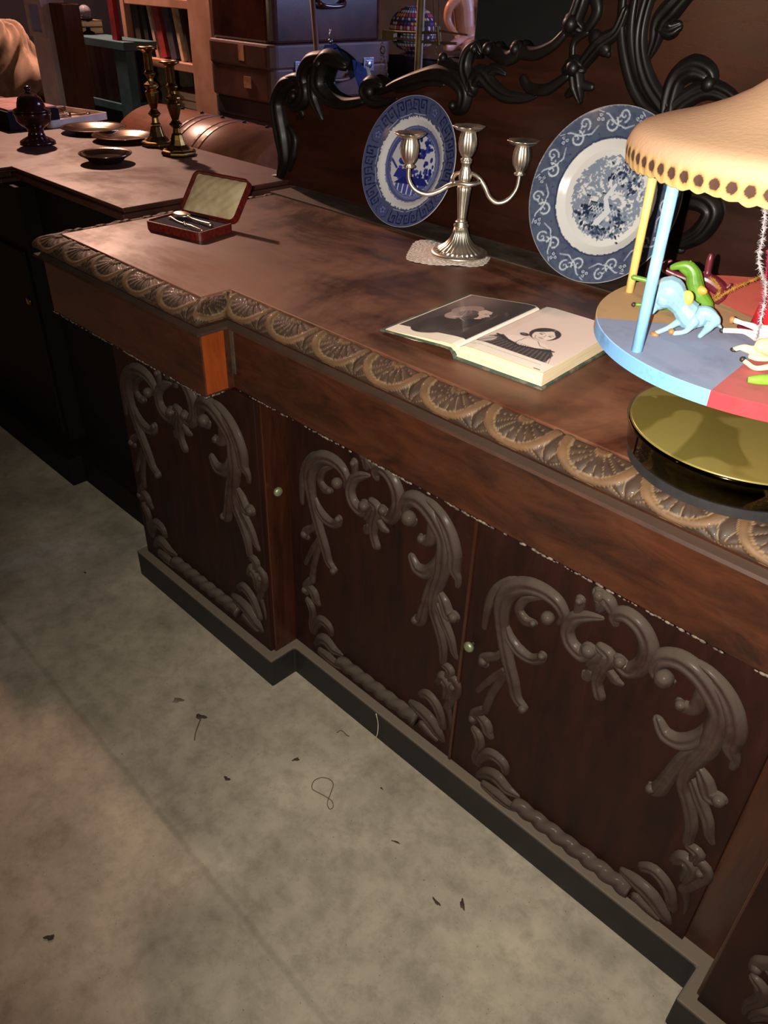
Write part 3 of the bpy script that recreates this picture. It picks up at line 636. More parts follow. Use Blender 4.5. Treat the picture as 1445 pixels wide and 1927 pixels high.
mb = MB(); mb.lathe([(.010, .070), (.0095, .080), (.012, .105), (.0145, .132), (.0155, .138), (.014, .142), (.010, .145), (.0105, .150), (.0135, .157), (.0135, .162), (.0115, .166), (.0125, .172), (.009, .178), (.0088, .186), (.012, .189), (.010, .193)], CB, 64, fn=flute(16, .08))
mb.build('stem', M['silver'], ca_, smooth=True)
def socket(c, par):
    mb = MB(); c = Vector(c)
    mb.lathe([(.006, 0), (.0125, .002), (.0125, .005), (.008, .008), (.012, .012), (.0175, .022), (.0195, .034), (.0185, .046), (.0155, .055), (.0150, .060)], c, 60, fn=flute(14, .07)); so = mb.build('candle_socket', M['silver'], par, smooth=True)
    mb = MB(); mb.lathe([(.0150, .058), (.024, .0605), (.0315, .0665), (.0325, .0680), (.0310, .0685), (.020, .0640), (.0125, .0625), (.0120, .050), (.0005, .049)], c, 72, fn=lambda a, z, r: 1+.05*math.cos(8*a)*(1 if r > .02 else 0)); mb.build('drip_pan', M['silver'], so, smooth=True)
lat = (Vector((-1.032, 1.447, 0))-Vector((-1.214, 1.300, 0))).normalized(); K = lambda l, h, d=0: CB+lat*l+Vector((0, 0, h))+Vector((-lat.y, lat.x, 0))*d
socket(CB+Vector((0, 0, .190)), ca_); socket(K(-.119, .172), ca_); socket(K(.113, .168), ca_)
mb = MB(); mb.tube([K(-.119, .174), K(-.118, .150), K(-.104, .130), K(-.078, .122), K(-.052, .130), K(-.032, .142), K(-.012, .150, -.012), K(.010, .149, -.017), K(.028, .152, -.010), K(.030, .156, .006)], [.0045, .0045, .005, .0052, .005, .005, .005, .005, .0045, .003], 12, sub=6); mb.build('arm', M['silver'], ca_, smooth=True)
mb = MB(); mb.tube([K(.113, .170), K(.110, .143), K(.095, .120), K(.074, .112), K(.056, .122), K(.043, .143), K(.028, .160, .006), K(.006, .166, .016), K(-.018, .163, .012), K(-.026, .155, -.002), K(-.020, .150, -.012)], [.0045, .0045, .005, .0052, .005, .005, .005, .005, .005, .0045, .003], 12, sub=6); mb.build('arm', M['silver'], ca_, smooth=True)

# ------------------------------------------------------------------ open book
bo = empty('open_book', (-.752, .945, ZT), 'open old book with two black and white portraits, left of the toy carousel', 'book', rot=(0, 0, math.radians(3.5)))
PW, PH = .160, .258
rprof = [(0, .015), (.004, .021), (.012, .0255), (.03, .027), (.09, .0265), (PW, .0255)]
lprof = [(0, .015), (-.004, .019), (-.012, .0215), (-.03, .0205), (-.09, .0135), (-PW+.006, .0065)]
M['paper'] = plain('page_edges', (240, 224, 190), .8, scale=6, col2=(214, 186, 144), stretch=(1, 1, 90), ramp=(.3, .6)); M['cover'] = plain('worn_green_cover', (58, 74, 66), .7, scale=40, col2=(120, 112, 92), ramp=(.36, .5))
def ip(prof, t):
    xs = [abs(p[0]) for p in prof]; return float(np.interp(abs(t), xs, [p[1] for p in prof]))
def block(prof, low, name):
    mb = MB(); pts = [(x, z) for x, z in prof]; lo = [(x, low(x)) for x, _ in prof[::-1]]; pp = pts+lo; n = len(pp)
    a = mb.verts([(x, .003, z) for x, z in pp]+[(x, PH-.003, z) for x, z in pp]); mb.face([a+i for i in range(n)]); mb.face([a+n+i for i in range(n)][::-1])
    for i in range(n): j = (i+1) % n; mb.face((a+i, a+n+i, a+n+j, a+j))
    return mb.build(name, M['paper'], bo, local=True)
block(rprof, lambda x: .004, 'page_block'); block(lprof, lambda x: max(.0035, ip(lprof, x)-.0075-abs(x)*.01) if True else 0, 'page_block')
mb = MB(); cvp = [(-PW-.002, .0028), (-.09, .008), (-.03, .0125), (-.012, .0125), (-.006, .006), (-.003, .0), (PW+.004, .0), (PW+.004, .0032), (0, .0038), (-.004, .010), (-.012, .0158), (-.03, .0152), (-.09, .0108), (-PW-.002, .0056)]
n = len(cvp); a = mb.verts([(x, -.001, z) for x, z in cvp]+[(x, PH+.001, z) for x, z in cvp]); mb.face([a+i for i in range(n)]); mb.face([a+n+i for i in range(n)][::-1])
for i in range(n): j = (i+1) % n; mb.face((a+i, a+n+i, a+n+j, a+j))
mb.build('cover', M['cover'], bo, local=True)
CW, CH = 420, 700
def right_page():
    c = Canvas(CW, CH, (252, 247, 232)); x0, y0, x1, y1 = 26, 6, CW-3, 610
    c.polyg([(x0, y0), (x1, y0), (x1, y1), (x0, y1)], (246, 226, 216)); c.blend(np.exp(-(((c.X-200)/220)**2+((c.Y-430)/260)**2))*.45, (214, 190, 180))
    # seated woman, three quarter view, dark gown off the shoulders (a plain invented sitter)
    c.polyg([(40, 606), (50, 520), (90, 452), (140, 425), (200, 418), (262, 425), (320, 452), (352, 500), (360, 606)], (236, 216, 206))
    c.ell(205, 420, 34, 56, (226, 206, 196)); c.ell(205, 470, 100, 44, (244, 226, 216))
    c.polyg([(30, 608), (44, 520), (84, 470), (130, 500), (200, 524), (272, 500), (322, 466), (362, 520), (372, 608)], (74, 66, 66))
    for k in range(34): x = 60+k*9; c.line([(x, 500+abs(k-17)*1.2), (x+(x-205)*.2, 606)], 1.4, (120, 110, 108) if k % 2 else (46, 42, 44))
    c.line([(60, 480), (120, 510), (200, 532), (280, 510), (340, 480)], 7, (52, 48, 50)); c.ell(60, 560, 28, 46, (196, 184, 178), rot=.3); c.line([(40, 600), (70, 540), (80, 520)], 5, (150, 140, 136)); c.line([(176, 430), (170, 500), (200, 580)], 1.6, (52, 46, 46)); c.line([(236, 430), (270, 470), (300, 468)], 1.6, (70, 62, 60))
    c.ell(214, 330, 66, 84, (62, 52, 50)); c.ell(150, 400, 22, 18, (64, 54, 52)); c.ell(146, 398, 9, 8, (110, 98, 94)); c.ell(218, 345, 48, 68, (242, 222, 212)); c.ell(226, 392, 30, 24, (238, 218, 208)); c.ell(238, 352, 22, 34, (248, 230, 220))
    c.polyg([(160, 350), (164, 300), (196, 268), (226, 266), (204, 300), (176, 330)], (56, 46, 44)); c.polyg([(278, 350), (276, 300), (252, 272), (224, 266), (246, 300), (266, 326)], (56, 46, 44)); c.line([(224, 250), (226, 276)], 2, (150, 136, 130))
    for ex in (200, 244): c.ell(ex, 340, 10, 4.2, (70, 58, 56)); c.ell(ex, 341, 4, 3.2, (34, 28, 28)); c.line([(ex-13, 327), (ex, 322), (ex+12, 327)], 1.8, (104, 88, 84))
    c.line([(224, 338), (228, 362), (220, 368)], 1.8, (150, 128, 120)); c.ell(224, 384, 13, 3.6, (140, 104, 98)); c.line([(210, 384), (238, 384)], 1, (86, 60, 58)); c.line([(190, 372), (204, 402), (230, 410)], 2.4, (178, 156, 148))
    for k in range(60): c.line([(40+k*5.6, 640), (42.4+k*5.6, 640+(k % 3)*1.5)], 1.3, (120, 106, 92), .8)
    c.line([(26, 652), (60, 652)], 1.2, (150, 136, 118)); c.line([(370, 688), (396, 688)], 3.4, (70, 62, 54)); return c
def left_page():
    c = Canvas(CW, CH, (250, 242, 226)); c.polyg([(8, 4), (CW-20, 4), (CW-20, 612), (8, 612)], (52, 46, 48)); gm = ((c.X > 8) & (c.X < CW-20) & (c.Y > 4) & (c.Y < 612)).astype(float)
    c.blend(gm*np.exp(-(((c.X-60)/150)**2+((c.Y-90)/190)**2))*.75, (150, 128, 126)); c.blend(gm*np.exp(-(((c.X-240)/150)**2+((c.Y-520)/110)**2))*.5, (88, 78, 80))
    # an invented white-haired man in profile, facing right
    c.ell(190, 470, 120, 190, (42, 36, 40), rot=.35); c.ell(176, 300, 74, 108, (172, 152, 146), rot=.5); c.ell(146, 236, 60, 84, (154, 136, 132), rot=.6); c.polyg([(224, 196), (278, 214), (292, 244), (288, 262), (310, 286), (298, 296), (290, 300), (296, 314), (286, 320), (290, 334), (268, 350), (216, 340), (204, 260)], (214, 192, 182))
    c.ell(206, 330, 52, 62, (66, 58, 60), rot=.3); c.ell(182, 286, 46, 54, (92, 80, 80), rot=.4); c.ell(170, 360, 16, 26, (196, 176, 168), rot=.9); c.line([(262, 262), (276, 260)], 2.6, (60, 48, 46)); c.line([(258, 250), (280, 248)], 2.4, (110, 92, 88)); c.line([(272, 314), (292, 312)], 2, (100, 76, 72))
    for k in range(26): c.line([(120+k*3, 170+k*4), (96+k*4, 250+k*5), (120+k*5, 330+k*3)], 1.2, (196, 178, 170) if k % 2 else (110, 96, 94), .6)
    for k in range(5): c.line([(190+k*22, 420), (230+k*16, 600)], 3, (78, 68, 72), .6)
    for k in range(14): c.line([(170+k*5, 640), (172+k*5, 641)], 1.2, (130, 116, 100), .8)
    return c
M['print'] = vcol('printed_page', .55, coat=.12)
def page(cv, prof, sgn):
    nx, ny = 130, 210; mb = MB(); cols = []
    for j in range(ny+1):
        for i in range(nx+1):
            u = i/nx; v = j/ny; W_ = PW-.001 if sgn > 0 else PW-.006; x = u*W_ if sgn > 0 else -(1-u)*W_; y = .004+(PH-.008)*(1-v)
            mb.v.append((x, y, ip(prof, x)+.0007)); cols.append((*cv.get(u, v), 1))
    for j in range(ny):
        for i in range(nx): a = j*(nx+1)+i; mb.face((a, a+nx+1, a+nx+2, a+1))
    mb.col = cols; o = mb.build('printed_page', M['print'], bo, smooth=True, local=True); return o
page(right_page(), rprof, 1)['label'] = 'right page with engraved portrait of a dark haired woman'; page(left_page(), lprof, -1)['label'] = 'left page with dark photograph of a man in profile'

# ------------------------------------------------------------------ cutlery case
M['redleather'] = plain('red_leather', (112, 28, 22), .42, scale=120, col2=(70, 14, 12), bump=.3, coat=.2); M['velvet'] = plain('blue_velvet', (34, 22, 52), .95, scale=200, col2=(22, 14, 36)); M['satin'] = plain('cream_satin', (214, 196, 156), .5, scale=22, col2=(186, 160, 122), bump=.5)
cc = empty('cutlery_case', (-1.735, .973, ZT), 'small open red leather case lined in cream satin, left on the mahogany top', 'case', rot=(0, 0, math.radians(12)))
def rrect(x0, y0, x1, y1, r, n=5):
    out = []
    for (cx_, cy_, a0) in ((x1-r, y0+r, -PI/2), (x1-r, y1-r, 0), (x0+r, y1-r, PI/2), (x0+r, y0+r, PI)):
        for k in range(n+1): a = a0+PI/2*k/n; out.append((cx_+r*math.cos(a), cy_+r*math.sin(a)))
    return out
CWd, CDp = .176, .116
def tray(mb, x0, y0, x1, y1, r, z0, z1, t, M4=None):
    o = rrect(x0, y0, x1, y1, r); i_ = rrect(x0+t, y0+t, x1-t, y1-t, max(r-t, .001)); n = len(o)
    V = [(x, y, z0) for x, y in o]+[(x, y, z1) for x, y in o]+[(x, y, z1) for x, y in i_]+[(x, y, z0+t) for x, y in i_]
    if M4: V = [M4 @ Vector(p) for p in V]
    a = mb.verts(V); mb.face([a+k for k in range(n)][::-1]); mb.face([a+3*n+k for k in range(n)])
    for k in range(n):
        j = (k+1) % n
        for q_ in range(3): mb.face((a+q_*n+k, a+q_*n+j, a+(q_+1)*n+j, a+(q_+1)*n+k))
mb = MB(); tray(mb, 0, 0, CWd, CDp, .016, 0, .019, .004); mb.build('case_base', M['redleather'], cc, local=True)
mb = MB(); mb.poly(rrect(.0045, .0045, CWd-.0045, CDp-.0045, .012), .005, .0155); mb.build('velvet_bed', M['velvet'], cc, local=True)
ML = Matrix.Translation((0, CDp-.002, .019)) @ Matrix.Rotation(math.radians(50), 4, 'X')
mb = MB(); tray(mb, 0, 0, CWd, .108, .016, -.013, .003, .004, ML); ld = mb.build('case_lid', M['redleather'], cc, local=True)
mb = MB(); gx, gy = 28, 18; a = mb.verts([ML @ Vector((.005+(CWd-.010)*i/gx, .005+.098*j/gy, -.006+.0065*(1-abs(2*i/gx-1)**6)*(1-abs(2*j/gy-1)**6)+.001*math.sin(i*1.3)*math.sin(j*1.1))) for j in range(gy+1) for i in range(gx+1)])
for j in range(gy):
    for i in range(gx): k = a+j*(gx+1)+i; mb.face((k, k+1, k+gx+2, k+gx+1))
mb.build('satin_lining', M['satin'], ld, smooth=True, local=True)
MB().box((.03, CDp-.008, .012), (.10, CDp-.001, .020)).build('hinge_strip', M['darkwood'], cc, local=True)
def spoonM(rot): return Matrix.Translation(cc.location) @ Matrix.Rotation(math.radians(12), 4, 'Z') @ rot
mb = MB(); Q = spoonM(Matrix.Translation((.045, .078, .022)) @ Matrix.Rotation(math.radians(-8), 4, 'Z'))
mb.ball(Q @ Vector((0, 0, .002)), .019, 20, 12, sc=(1.35, .92, .32), M=(Q.to_3x3().to_4x4())); mb.tube([Q @ Vector(p) for p in ((.024, 0, .001), (.04, 0, -.001), (.07, 0, -.002), (.11, 0, -.002))], [.004, .0028, .0035, .0055], 10, sub=4, fn=lambda a, i, n: 1)
tag(mb.build('spoon', M['silver'], None, smooth=True), 'silver spoon lying upside down in the red leather case', 'spoon')
mb = MB(); Q = spoonM(Matrix.Translation((.030, .045, .019)) @ Matrix.Rotation(math.radians(-8), 4, 'Z'))
mb.tube([Q @ Vector(p) for p in ((0, .010, 0), (.035, .004, -.001), (.07, .0, -.001))], [.0042, .0018, .003], 10, sub=4); mb.ball(Q @ Vector((.0, .010, 0)), .0055, 10, 6, sc=(1.3, 1, .5)); mb.ball(Q @ Vector((.066, .0, .001)), .004, 10, 6)
mb.tube([Q @ Vector(p) for p in ((.07, 0, -.001), (.10, -.006, -.0015), (.135, -.004, -.001))], [.003, .007, .002], 12, sub=5, fn=lambda a, i, n: .35+.65*abs(math.cos(a)))
tag(mb.build('butter_knife', M['silver'], None, smooth=True), 'slim silver knife lying along the front of the velvet in the red case', 'knife')

# ------------------------------------------------------------------ CAROUSEL
AX = Vector((-.290, .958, ZT)); AP = Vector((-.305, 1.035, ZT)); car_ = empty('toy_carousel', AX, 'toy carousel with scalloped cream canopy on a round brass base, right of the book', 'toy')
paint = lambda nm, c, c2=None, r=.5: plain(nm, c, r, scale=30, col2=c2 or tuple(x*.86 for x in c), ramp=(.3, .5))
MB().lathe([(.128, 0), (.134, .002), (.1355, .0155), (.120, .0165)], AX, 96).build('rubber_foot', M['black'], car_, smooth=False)
t = NT('lacquered_gold'); b = t.b; tc = t.add('ShaderNodeTexCoord'); n1_ = t.add('ShaderNodeTexNoise', Scale=7.0, Detail=1.5, Distortion=.8); t.link(tc.outputs['Object'], n1_.inputs['Vector'])
cr = t.add('ShaderNodeValToRGB'); e = cr.color_ramp.elements; e[0].position = .44; e[1].position = .47; e[0].color = L4((122, 110, 54)); e[1].color = L4((152, 138, 76)); t.link(n1_.outputs['Fac'], cr.inputs[0])
vr = t.add('ShaderNodeTexVoronoi', Scale=13.0); t.link(tc.outputs['Object'], vr.inputs['Vector']); vr.inputs['Randomness'].default_value = 1
c2_ = t.add('ShaderNodeValToRGB'); e = c2_.color_ramp.elements; e[0].position = .13; e[1].position = .15; e[0].color = (1, 1, 1, 1); e[1].color = (0, 0, 0, 1); t.link(vr.outputs['Distance'], c2_.inputs[0])
mx_ = t.add('ShaderNodeMix', _data_type='RGBA'); t.link(c2_.outputs[0], mx_.inputs[0]); t.link(cr.outputs[0], mx_.inputs[6]); mx_.inputs[7].default_value = L4((172, 158, 98)); t.link(mx_.outputs[2], b.inputs['Base Color'])
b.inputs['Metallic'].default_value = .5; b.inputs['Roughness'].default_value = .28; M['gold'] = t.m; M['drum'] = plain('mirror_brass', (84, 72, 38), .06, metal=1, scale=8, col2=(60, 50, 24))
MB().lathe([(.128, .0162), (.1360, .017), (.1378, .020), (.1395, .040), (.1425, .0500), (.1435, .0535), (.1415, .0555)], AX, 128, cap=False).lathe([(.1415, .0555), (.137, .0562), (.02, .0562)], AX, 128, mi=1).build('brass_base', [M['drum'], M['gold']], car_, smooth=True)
MB().lathe([(.012, .056), (.008, .065), (.008, .125), (.020, .1365)], AP, 40).build('spindle', M['brass'], car_, smooth=True)
ZP = 1.105-ZT; RP = .2295
sect = [(-205, -144.5, (196, 160, 112)), (-144.5, -86, (112, 168, 222)), (-86, -14, (214, 52, 60)), (-14, 58, (186, 132, 84)), (58, 122, (226, 92, 84)), (122, 155, (214, 96, 78))]
sect = [(155, 215.5, (190, 156, 108)), (215.5, 274, (112, 164, 216)), (274, 346, (206, 48, 56)), (346, 418, (120, 168, 96)), (58, 155, (222, 92, 84))]
smats = []; mb = MB(); tops = [(172, 142, 104), (128, 140, 168), (172, 88, 88), (140, 160, 112), (206, 100, 86)]
for i, (a0, a1, c) in enumerate(sect):
    smats.append(plain('platform_paint', c, .55, scale=26, col2=tuple(x*.82 for x in c), ramp=(.28, .46), bump=.1)); nn = 30; A = [math.radians(a0+(a1-a0)*k/nn) for k in range(nn+1)]
    lo = mb.verts([(*(AP.xy+Vector((RP*math.cos(a), RP*math.sin(a)))), ZT+ZP-.0185) for a in A]); hi = mb.verts([(*(AP.xy+Vector((RP*math.cos(a), RP*math.sin(a)))), ZT+ZP-.001) for a in A]); smats.append(plain('dusty_platform_top', tops[i], .7, scale=18, col2=tuple(x*.88 for x in tops[i]), ramp=(.28, .46), bump=.1)); h2 = mb.verts([(*(AP.xy+Vector(((RP-.001)*math.cos(a), (RP-.001)*math.sin(a)))), ZT+ZP) for a in A])
    c0 = mb.verts([(AP.x, AP.y, ZT+ZP), (AP.x, AP.y, ZT+ZP-.0185)])
    for k in range(nn): mb.face((lo+k, lo+k+1, hi+k+1, hi+k), 2*i); mb.face((hi+k, hi+k+1, h2+k+1, h2+k), 2*i); mb.face((h2+k, h2+k+1, c0), 2*i+1); mb.face((lo+k+1, lo+k, c0+1), 2*i)
mb.build('platform', smats, car_)
pol = lambda px, py, r, c, nm, lab: tag(MB().tube([onp(px, py, 2, 1.105)-Vector((0, 0, .002)), onp(px, py, 2, 1.105)+Vector((0, 0, .203))], r, 20).build('pole', paint(nm, c), car_, smooth=True), lab)
pol(1198, 660, .0066, (140, 196, 238), 'blue_paint', 'pale blue pole'); pol(1184, 549, .0058, (234, 206, 122), 'yellow_paint', 'yellow pole')
for a, c, nm in ((-12, (206, 52, 58), 'red_paint'), (46, (90, 160, 84), 'green_paint'), (100, (234, 206, 122), 'cream_paint')):
    p = AP+Vector((.205*math.cos(math.radians(a)), .205*math.sin(math.radians(a)), ZP)); MB().tube([p-Vector((0, 0, .002)), p+Vector((0, 0, .203))], .0062, 20).build('pole', paint(nm, c), car_, smooth=True)
MB().lathe([(.040, ZP), (.036, ZP+.03), (.022, ZP+.10), (.016, ZP+.20)], AP, 32).build('red_centre_column', paint('column_red', (196, 30, 40)), car_, smooth=True)
cv = []; mb = MB(); seg = 1560; ND = 78; KC = 1.083
prof = [(.2105+.0017*math.sin(min(1, i/14)*1.57), -.012+.0011*i) for i in range(19)] + [(.2112, .0095), (.2108, .011), (.2095, .0145), (.206, .020), (.200, .0245), (.190, .028), (.176, .032), (.16, .036), (.14, .043), (.12, .051), (.10, .062), (.08, .077), (.06, .096), (.04, .120), (.02, .148), (.004, .165)]
for i, (r, z) in enumerate(prof):
    for k in range(seg):
        a = 2*PI*k/seg; ph = (a*ND/(2*PI)) % 1; s_ = abs(ph-.5)*2
        zz = z
        zz = z+(.0022*(s_**1.5)+.0012*math.sin(a*3.1)+.0010*math.sin(a*17)+.0006*math.sin(a*53))*max(0, 1-(z+.012)/.006) 
        rr = r+(.0006*math.sin(a*9)+(.0004*math.cos(2*PI*ph) if i < 18 else 0)); mb.v.append((AP.x+KC*rr*math.cos(a), AP.y+KC*rr*math.sin(a), 1.304+zz*KC))
        d = math.hypot((ph-.5)*2*PI*.212/ND, (z-.001)*1.0+.0003*math.sin(k)); base = np.array(lin((200, 162, 128)))*(1+.04*math.sin(a*5+r*40)); yel = np.array(lin((206, 170, 108))); f = max(0, min(1, (.012-z)/.008)); c = base*(1-f)+yel*f
        ring = math.exp(-max(0, d-.0050)/.0022)*.75 if z < .012 else 0; c = c*(1-ring)+np.array(lin((120, 78, 30)))*ring
        if d < .0053 and z < .012: c = np.array(lin((72, 44, 34)))
        cv.append((*c, 1))
for i in range(len(prof)-1):
    for k in range(seg): j = (k+1) % seg; mb.face((i*seg+k, i*seg+j, (i+1)*seg+j, (i+1)*seg+k))
mb.face([(len(prof)-1)*seg+k for k in range(seg)]); mb.col = cv; M['canopy'] = vcol('cream_felt', .85, bump=.5)
co = mb.build('canopy', M['canopy'], car_, smooth=True); sm = co.modifiers.new('sol', 'SOLIDIFY'); sm.thickness = .0018
tag(MB().lathe([(.014, 0), (.2235, 0), (.2235, .004), (.014, .004)], (AP.x, AP.y, 1.302), 96).build('canopy_board', paint('board_red', (206, 44, 60)), car_), 'red board under the canopy')
# tinsel
def tinsel(name, pts, col, r, label, sparkle=.9):
    P, _ = smooth_path([Vector(p) for p in pts], [1]*len(pts), 26); mb = MB(); mb.tube(P, .0009, 6)
    for i, p in enumerate(P):
        for k in range(5):
            d = Vector((random.gauss(0, 1), random.gauss(0, 1), random.gauss(0, 1))).normalized()*r*random.uniform(.6, 1.2); s = d.orthogonal().normalized()*.0006; a = mb.verts([p-s, p+s, p+d]); mb.face((a, a+1, a+2))
    return tag(mb.build(name, plain(name+'_foil', col, .3, metal=.25, scale=90, col2=tuple(x*.6 for x in col)), None), label, 'tinsel')
tb = onp(1430, 650, 2, 1.109); U = lambda px, py, off=0: upright(px, py, tb, off)
tinsel('silver_tinsel', [U(1440, 392, .0), U(1436, 440), U(1428, 490), U(1440, 540), U(1434, 590), U(1424, 640)], (214, 206, 212), .0055, 'silver tinsel strand hanging from the carousel canopy beside the white horse')
tinsel('pink_tinsel', [U(1446, 470, .012), U(1440, 530, .010), U(1430, 580, .008), U(1424, 625, .006), U(1428, 655)], (190, 60, 92), .0040, 'dark pink tinsel strand twisted behind the silver tinsel over the white horse')
tb = onp(1330, 570, 2, 1.109)
tinsel('gold_tinsel', [U(1325, 520, .01), U(1345, 530), U(1352, 552), U(1322, 572), U(1345, 565, .0), U(1375, 545), U(1410, 530), U(1440, 515)], (186, 138, 60), .0042, 'gold tinsel strand trailing over the maroon toy horse on the carousel')
# toy horses, each a single skin of soft plastic
def horse(name, chains, base, mat, label, off=0, extra=(), vox=.0008):
    k = .00070; mb = MB()
    for ch in chains:
        P = [upright(c[0], c[1], base, off+(c[3] if len(c) > 3 else 0)) for c in ch]; R = [c[2]*k for c in ch]
        mb.tube(P, R, 12, sub=5); 
        for e_ in (0, -1): mb.ball(P[e_], R[e_], 12, 8)
    lowest = min(v[2] for v in mb.v); dz = 1.1052-lowest
    mb.v = [(x, y, z+dz) for x, y, z in mb.v]
    root = empty(name, (base.x, base.y, 1.105), label, 'toy horse')
    o = mb.build('body', mat, root, smooth=True); r = o.modifiers.new('rm', 'REMESH'); r.mode = 'VOXEL'; r.voxel_size = vox; r.use_smooth_shade = True; s = o.modifiers.new('sm', 'SMOOTH'); s.iterations = 3
    for (nm, px, py, rr, sc, m, of) in extra:
        MB().ball(upright(px, py, base, off+of)+Vector((0, 0, dz)), rr*k, 14, 8, sc=sc).build(nm, m, root, smooth=True)
    return root
pl_b = paint('pale_blue_plastic', (134, 172, 190), r=.5); pl_g = paint('green_plastic', (92, 138, 42), r=.4); pl_m = paint('maroon_plastic', (92, 30, 42), r=.35); pl_w = paint('white_plastic', (226, 222, 214), r=.4); pl_c = paint('cream_plastic', (214, 198, 154), r=.4)
tan = paint('tan_hoof', (150, 108, 62)); yel = paint('yellow_saddle', (214, 182, 84)); orn = paint('orange_saddle', (226, 150, 62)); dkh = paint('dark_hoof', (44, 34, 28)); limeg = paint('lime_green', (120, 176, 52))
hb = onp(1285, 636, 2, 1.105)
horse('toy_horse', [
  [(1244, 560, 21), (1258, 553, 27), (1268, 564, 23), (1282, 580, 19), (1298, 598, 25), (1312, 602, 18)], [(1290, 600, 15, -.004), (1300, 610, 14, -.005)], [(1250, 564, 20, -.003), (1240, 574, 13, -.004)], [(1322, 586, 4, -.002), (1336, 592, 5, -.002), (1348, 604, 5, -.002), (1350, 612, 4, -.002)], [(1308, 600, 17), (1326, 594, 13), (1340, 603, 10), (1342, 612, 9)], [(1342, 608, 9), (1333, 620, 8), (1322, 631, 5.5), (1316, 637, 4.5)], [(1344, 608, 6), (1352, 618, 3), (1356, 622, 1.5)],
  [(1300, 606, 11, -.006), (1278, 610, 7, -.006), (1256, 622, 4.6, -.006), (1234, 631, 4.4, -.006)], [(1304, 610, 10, -.010), (1294, 624, 5.5, -.012), (1284, 630, 4.4, -.012), (1268, 632, 4.4, -.012)],
  [(1246, 560, 14, .006), (1232, 576, 8, .006), (1222, 590, 5, .006)], [(1252, 560, 14, -.006), (1236, 578, 7, -.006), (1226, 592, 4.5, -.006)]],
  hb, pl_b, 'pale blue toy horse with bowed head and yellow saddle, beside the blue pole', extra=[('saddle', 1291, 567, 15, (.8, .55, .95), yel, -.006), ('hoof', 1231, 634, 7.5, (1.1, 1, .8), tan, -.006), ('hoof', 1262, 629, 6, (1.0, 1, .9), tan, -.012), ('hoof', 1221, 592, 5, (1, 1, 1), tan, .006)])
gb = onp(1285, 600, 2, 1.105)
horse('toy_horse', [[(1263, 514, 5.5), (1274, 511, 7.5), (1290, 511, 9.5), (1301, 522, 12), (1304, 542, 15), (1312, 566, 16), (1326, 584, 13)], [(1294, 506, 3), (1297, 502, 1.6)], [(1282, 516, 7), (1292, 522, 9)], [(1300, 508, 4), (1312, 524, 5), (1317, 545, 5), (1320, 560, 4)], [(1262, 586, 10), (1285, 590, 12), (1316, 582, 13)], [(1240, 588, 6), (1222, 585, 4), (1196, 583, 3.5)], [(1262, 586, 9), (1240, 588, 6)], [(1270, 560, 8, .01), (1220, 540, 5, .01), (1190, 532, 5, .01)], [(1326, 584, 12), (1335, 596, 7)], [(1302, 560, 10, .01), (1270, 560, 8, .01)]],
  gb, pl_g, 'bright green toy horse with raised head behind the pale blue toy horse', off=.016, extra=[('saddle', 1312, 556, 13, (1.3, .5, .7), orn, -.006), ('hoof', 1190, 583, 4.5, (1, 1, 1), dkh, 0)])
mbse = onp(1335, 585, 2, 1.105)
horse('toy_horse', [[(1258, 512, 3), (1248, 516, 5), (1244, 526, 6), (1262, 536, 7), (1290, 548, 12)], [(1290, 548, 12), (1320, 546, 14), (1345, 562, 14), (1352, 575, 10), (1345, 588, 6)], [(1324, 548, 10), (1326, 530, 6), (1330, 510, 6), (1332, 502, 4)], [(1345, 565, 9), (1362, 562, 4), (1368, 556, 3)]],
  mbse, pl_m, 'dark maroon toy horse lying on its back behind the green toy horse', off=.030)
wb = onp(1445, 660, 2, 1.105)
horse('toy_horse', [[(1434, 622, 12), (1462, 632, 20), (1500, 640, 19), (1520, 625, 12)], [(1442, 622, 9), (1420, 613, 5.5), (1398, 606, 4), (1380, 600, 4.6)], [(1450, 640, 10), (1425, 632, 8), (1400, 622, 4.6), (1362, 620, 4.4)], [(1520, 625, 10), (1540, 600, 8), (1550, 590, 5)]],
  wb, pl_w, 'white toy horse lying under the tinsel with both front legs stretched to the left', off=.01, extra=[('hoof', 1378, 600, 5.5, (1, 1, 1.2), tan, 0), ('hoof', 1359, 620, 4.6, (1, 1, 1), dkh, 0)])
wb2 = onp(1445, 700, 2, 1.105)
horse('toy_horse', [[(1430, 664, 12), (1462, 668, 19), (1500, 672, 17)], [(1440, 668, 8), (1412, 669, 4.6), (1395, 666, 4.4), (1376, 671, 4)], [(1450, 680, 7), (1415, 676, 5), (1392, 668, 4.4)], [(1460, 686, 6), (1425, 688, 4.6), (1408, 684, 4)], [(1460, 700, 6), (1420, 706, 4.2), (1402, 696, 4), (1394, 690, 3.6)]],
  wb2, pl_c, 'cream toy horse lying on the red sector below the white toy horse', off=-.004, extra=[('hoof', 1376, 671, 4.5, (1.2, 1, .8), dkh, 0), ('hoof', 1393, 689, 4.6, (1, 1, 1), dkh, 0)])
lg = onp(1425, 724, 2, 1.105); mb = MB(); mb.tube([lg+BR*x+Vector((0, 0, .006)) for x in (-.012, 0, .02, .045)], [.003, .0055, .0065, .004], 12, sub=5); tag(mb.build('green_plastic_grass', limeg, None, smooth=True), 'lime green plastic lump on the red sector of the carousel platform', 'plastic piece')
pk = onp(1415, 622, 2, 1.105); mb = MB(); mb.lathe([(.002, 0), (.017, .0005), (.019, .002), (.012, .0035), (.002, .0035)], pk+Vector((0, 0, .0004)), 32); tag(mb.build('sequin_disc', plain('pink_foil', (214, 60, 96), .2, metal=.7), None, smooth=True), 'shiny pink disc lying flat under the white toy horse', 'sequin')
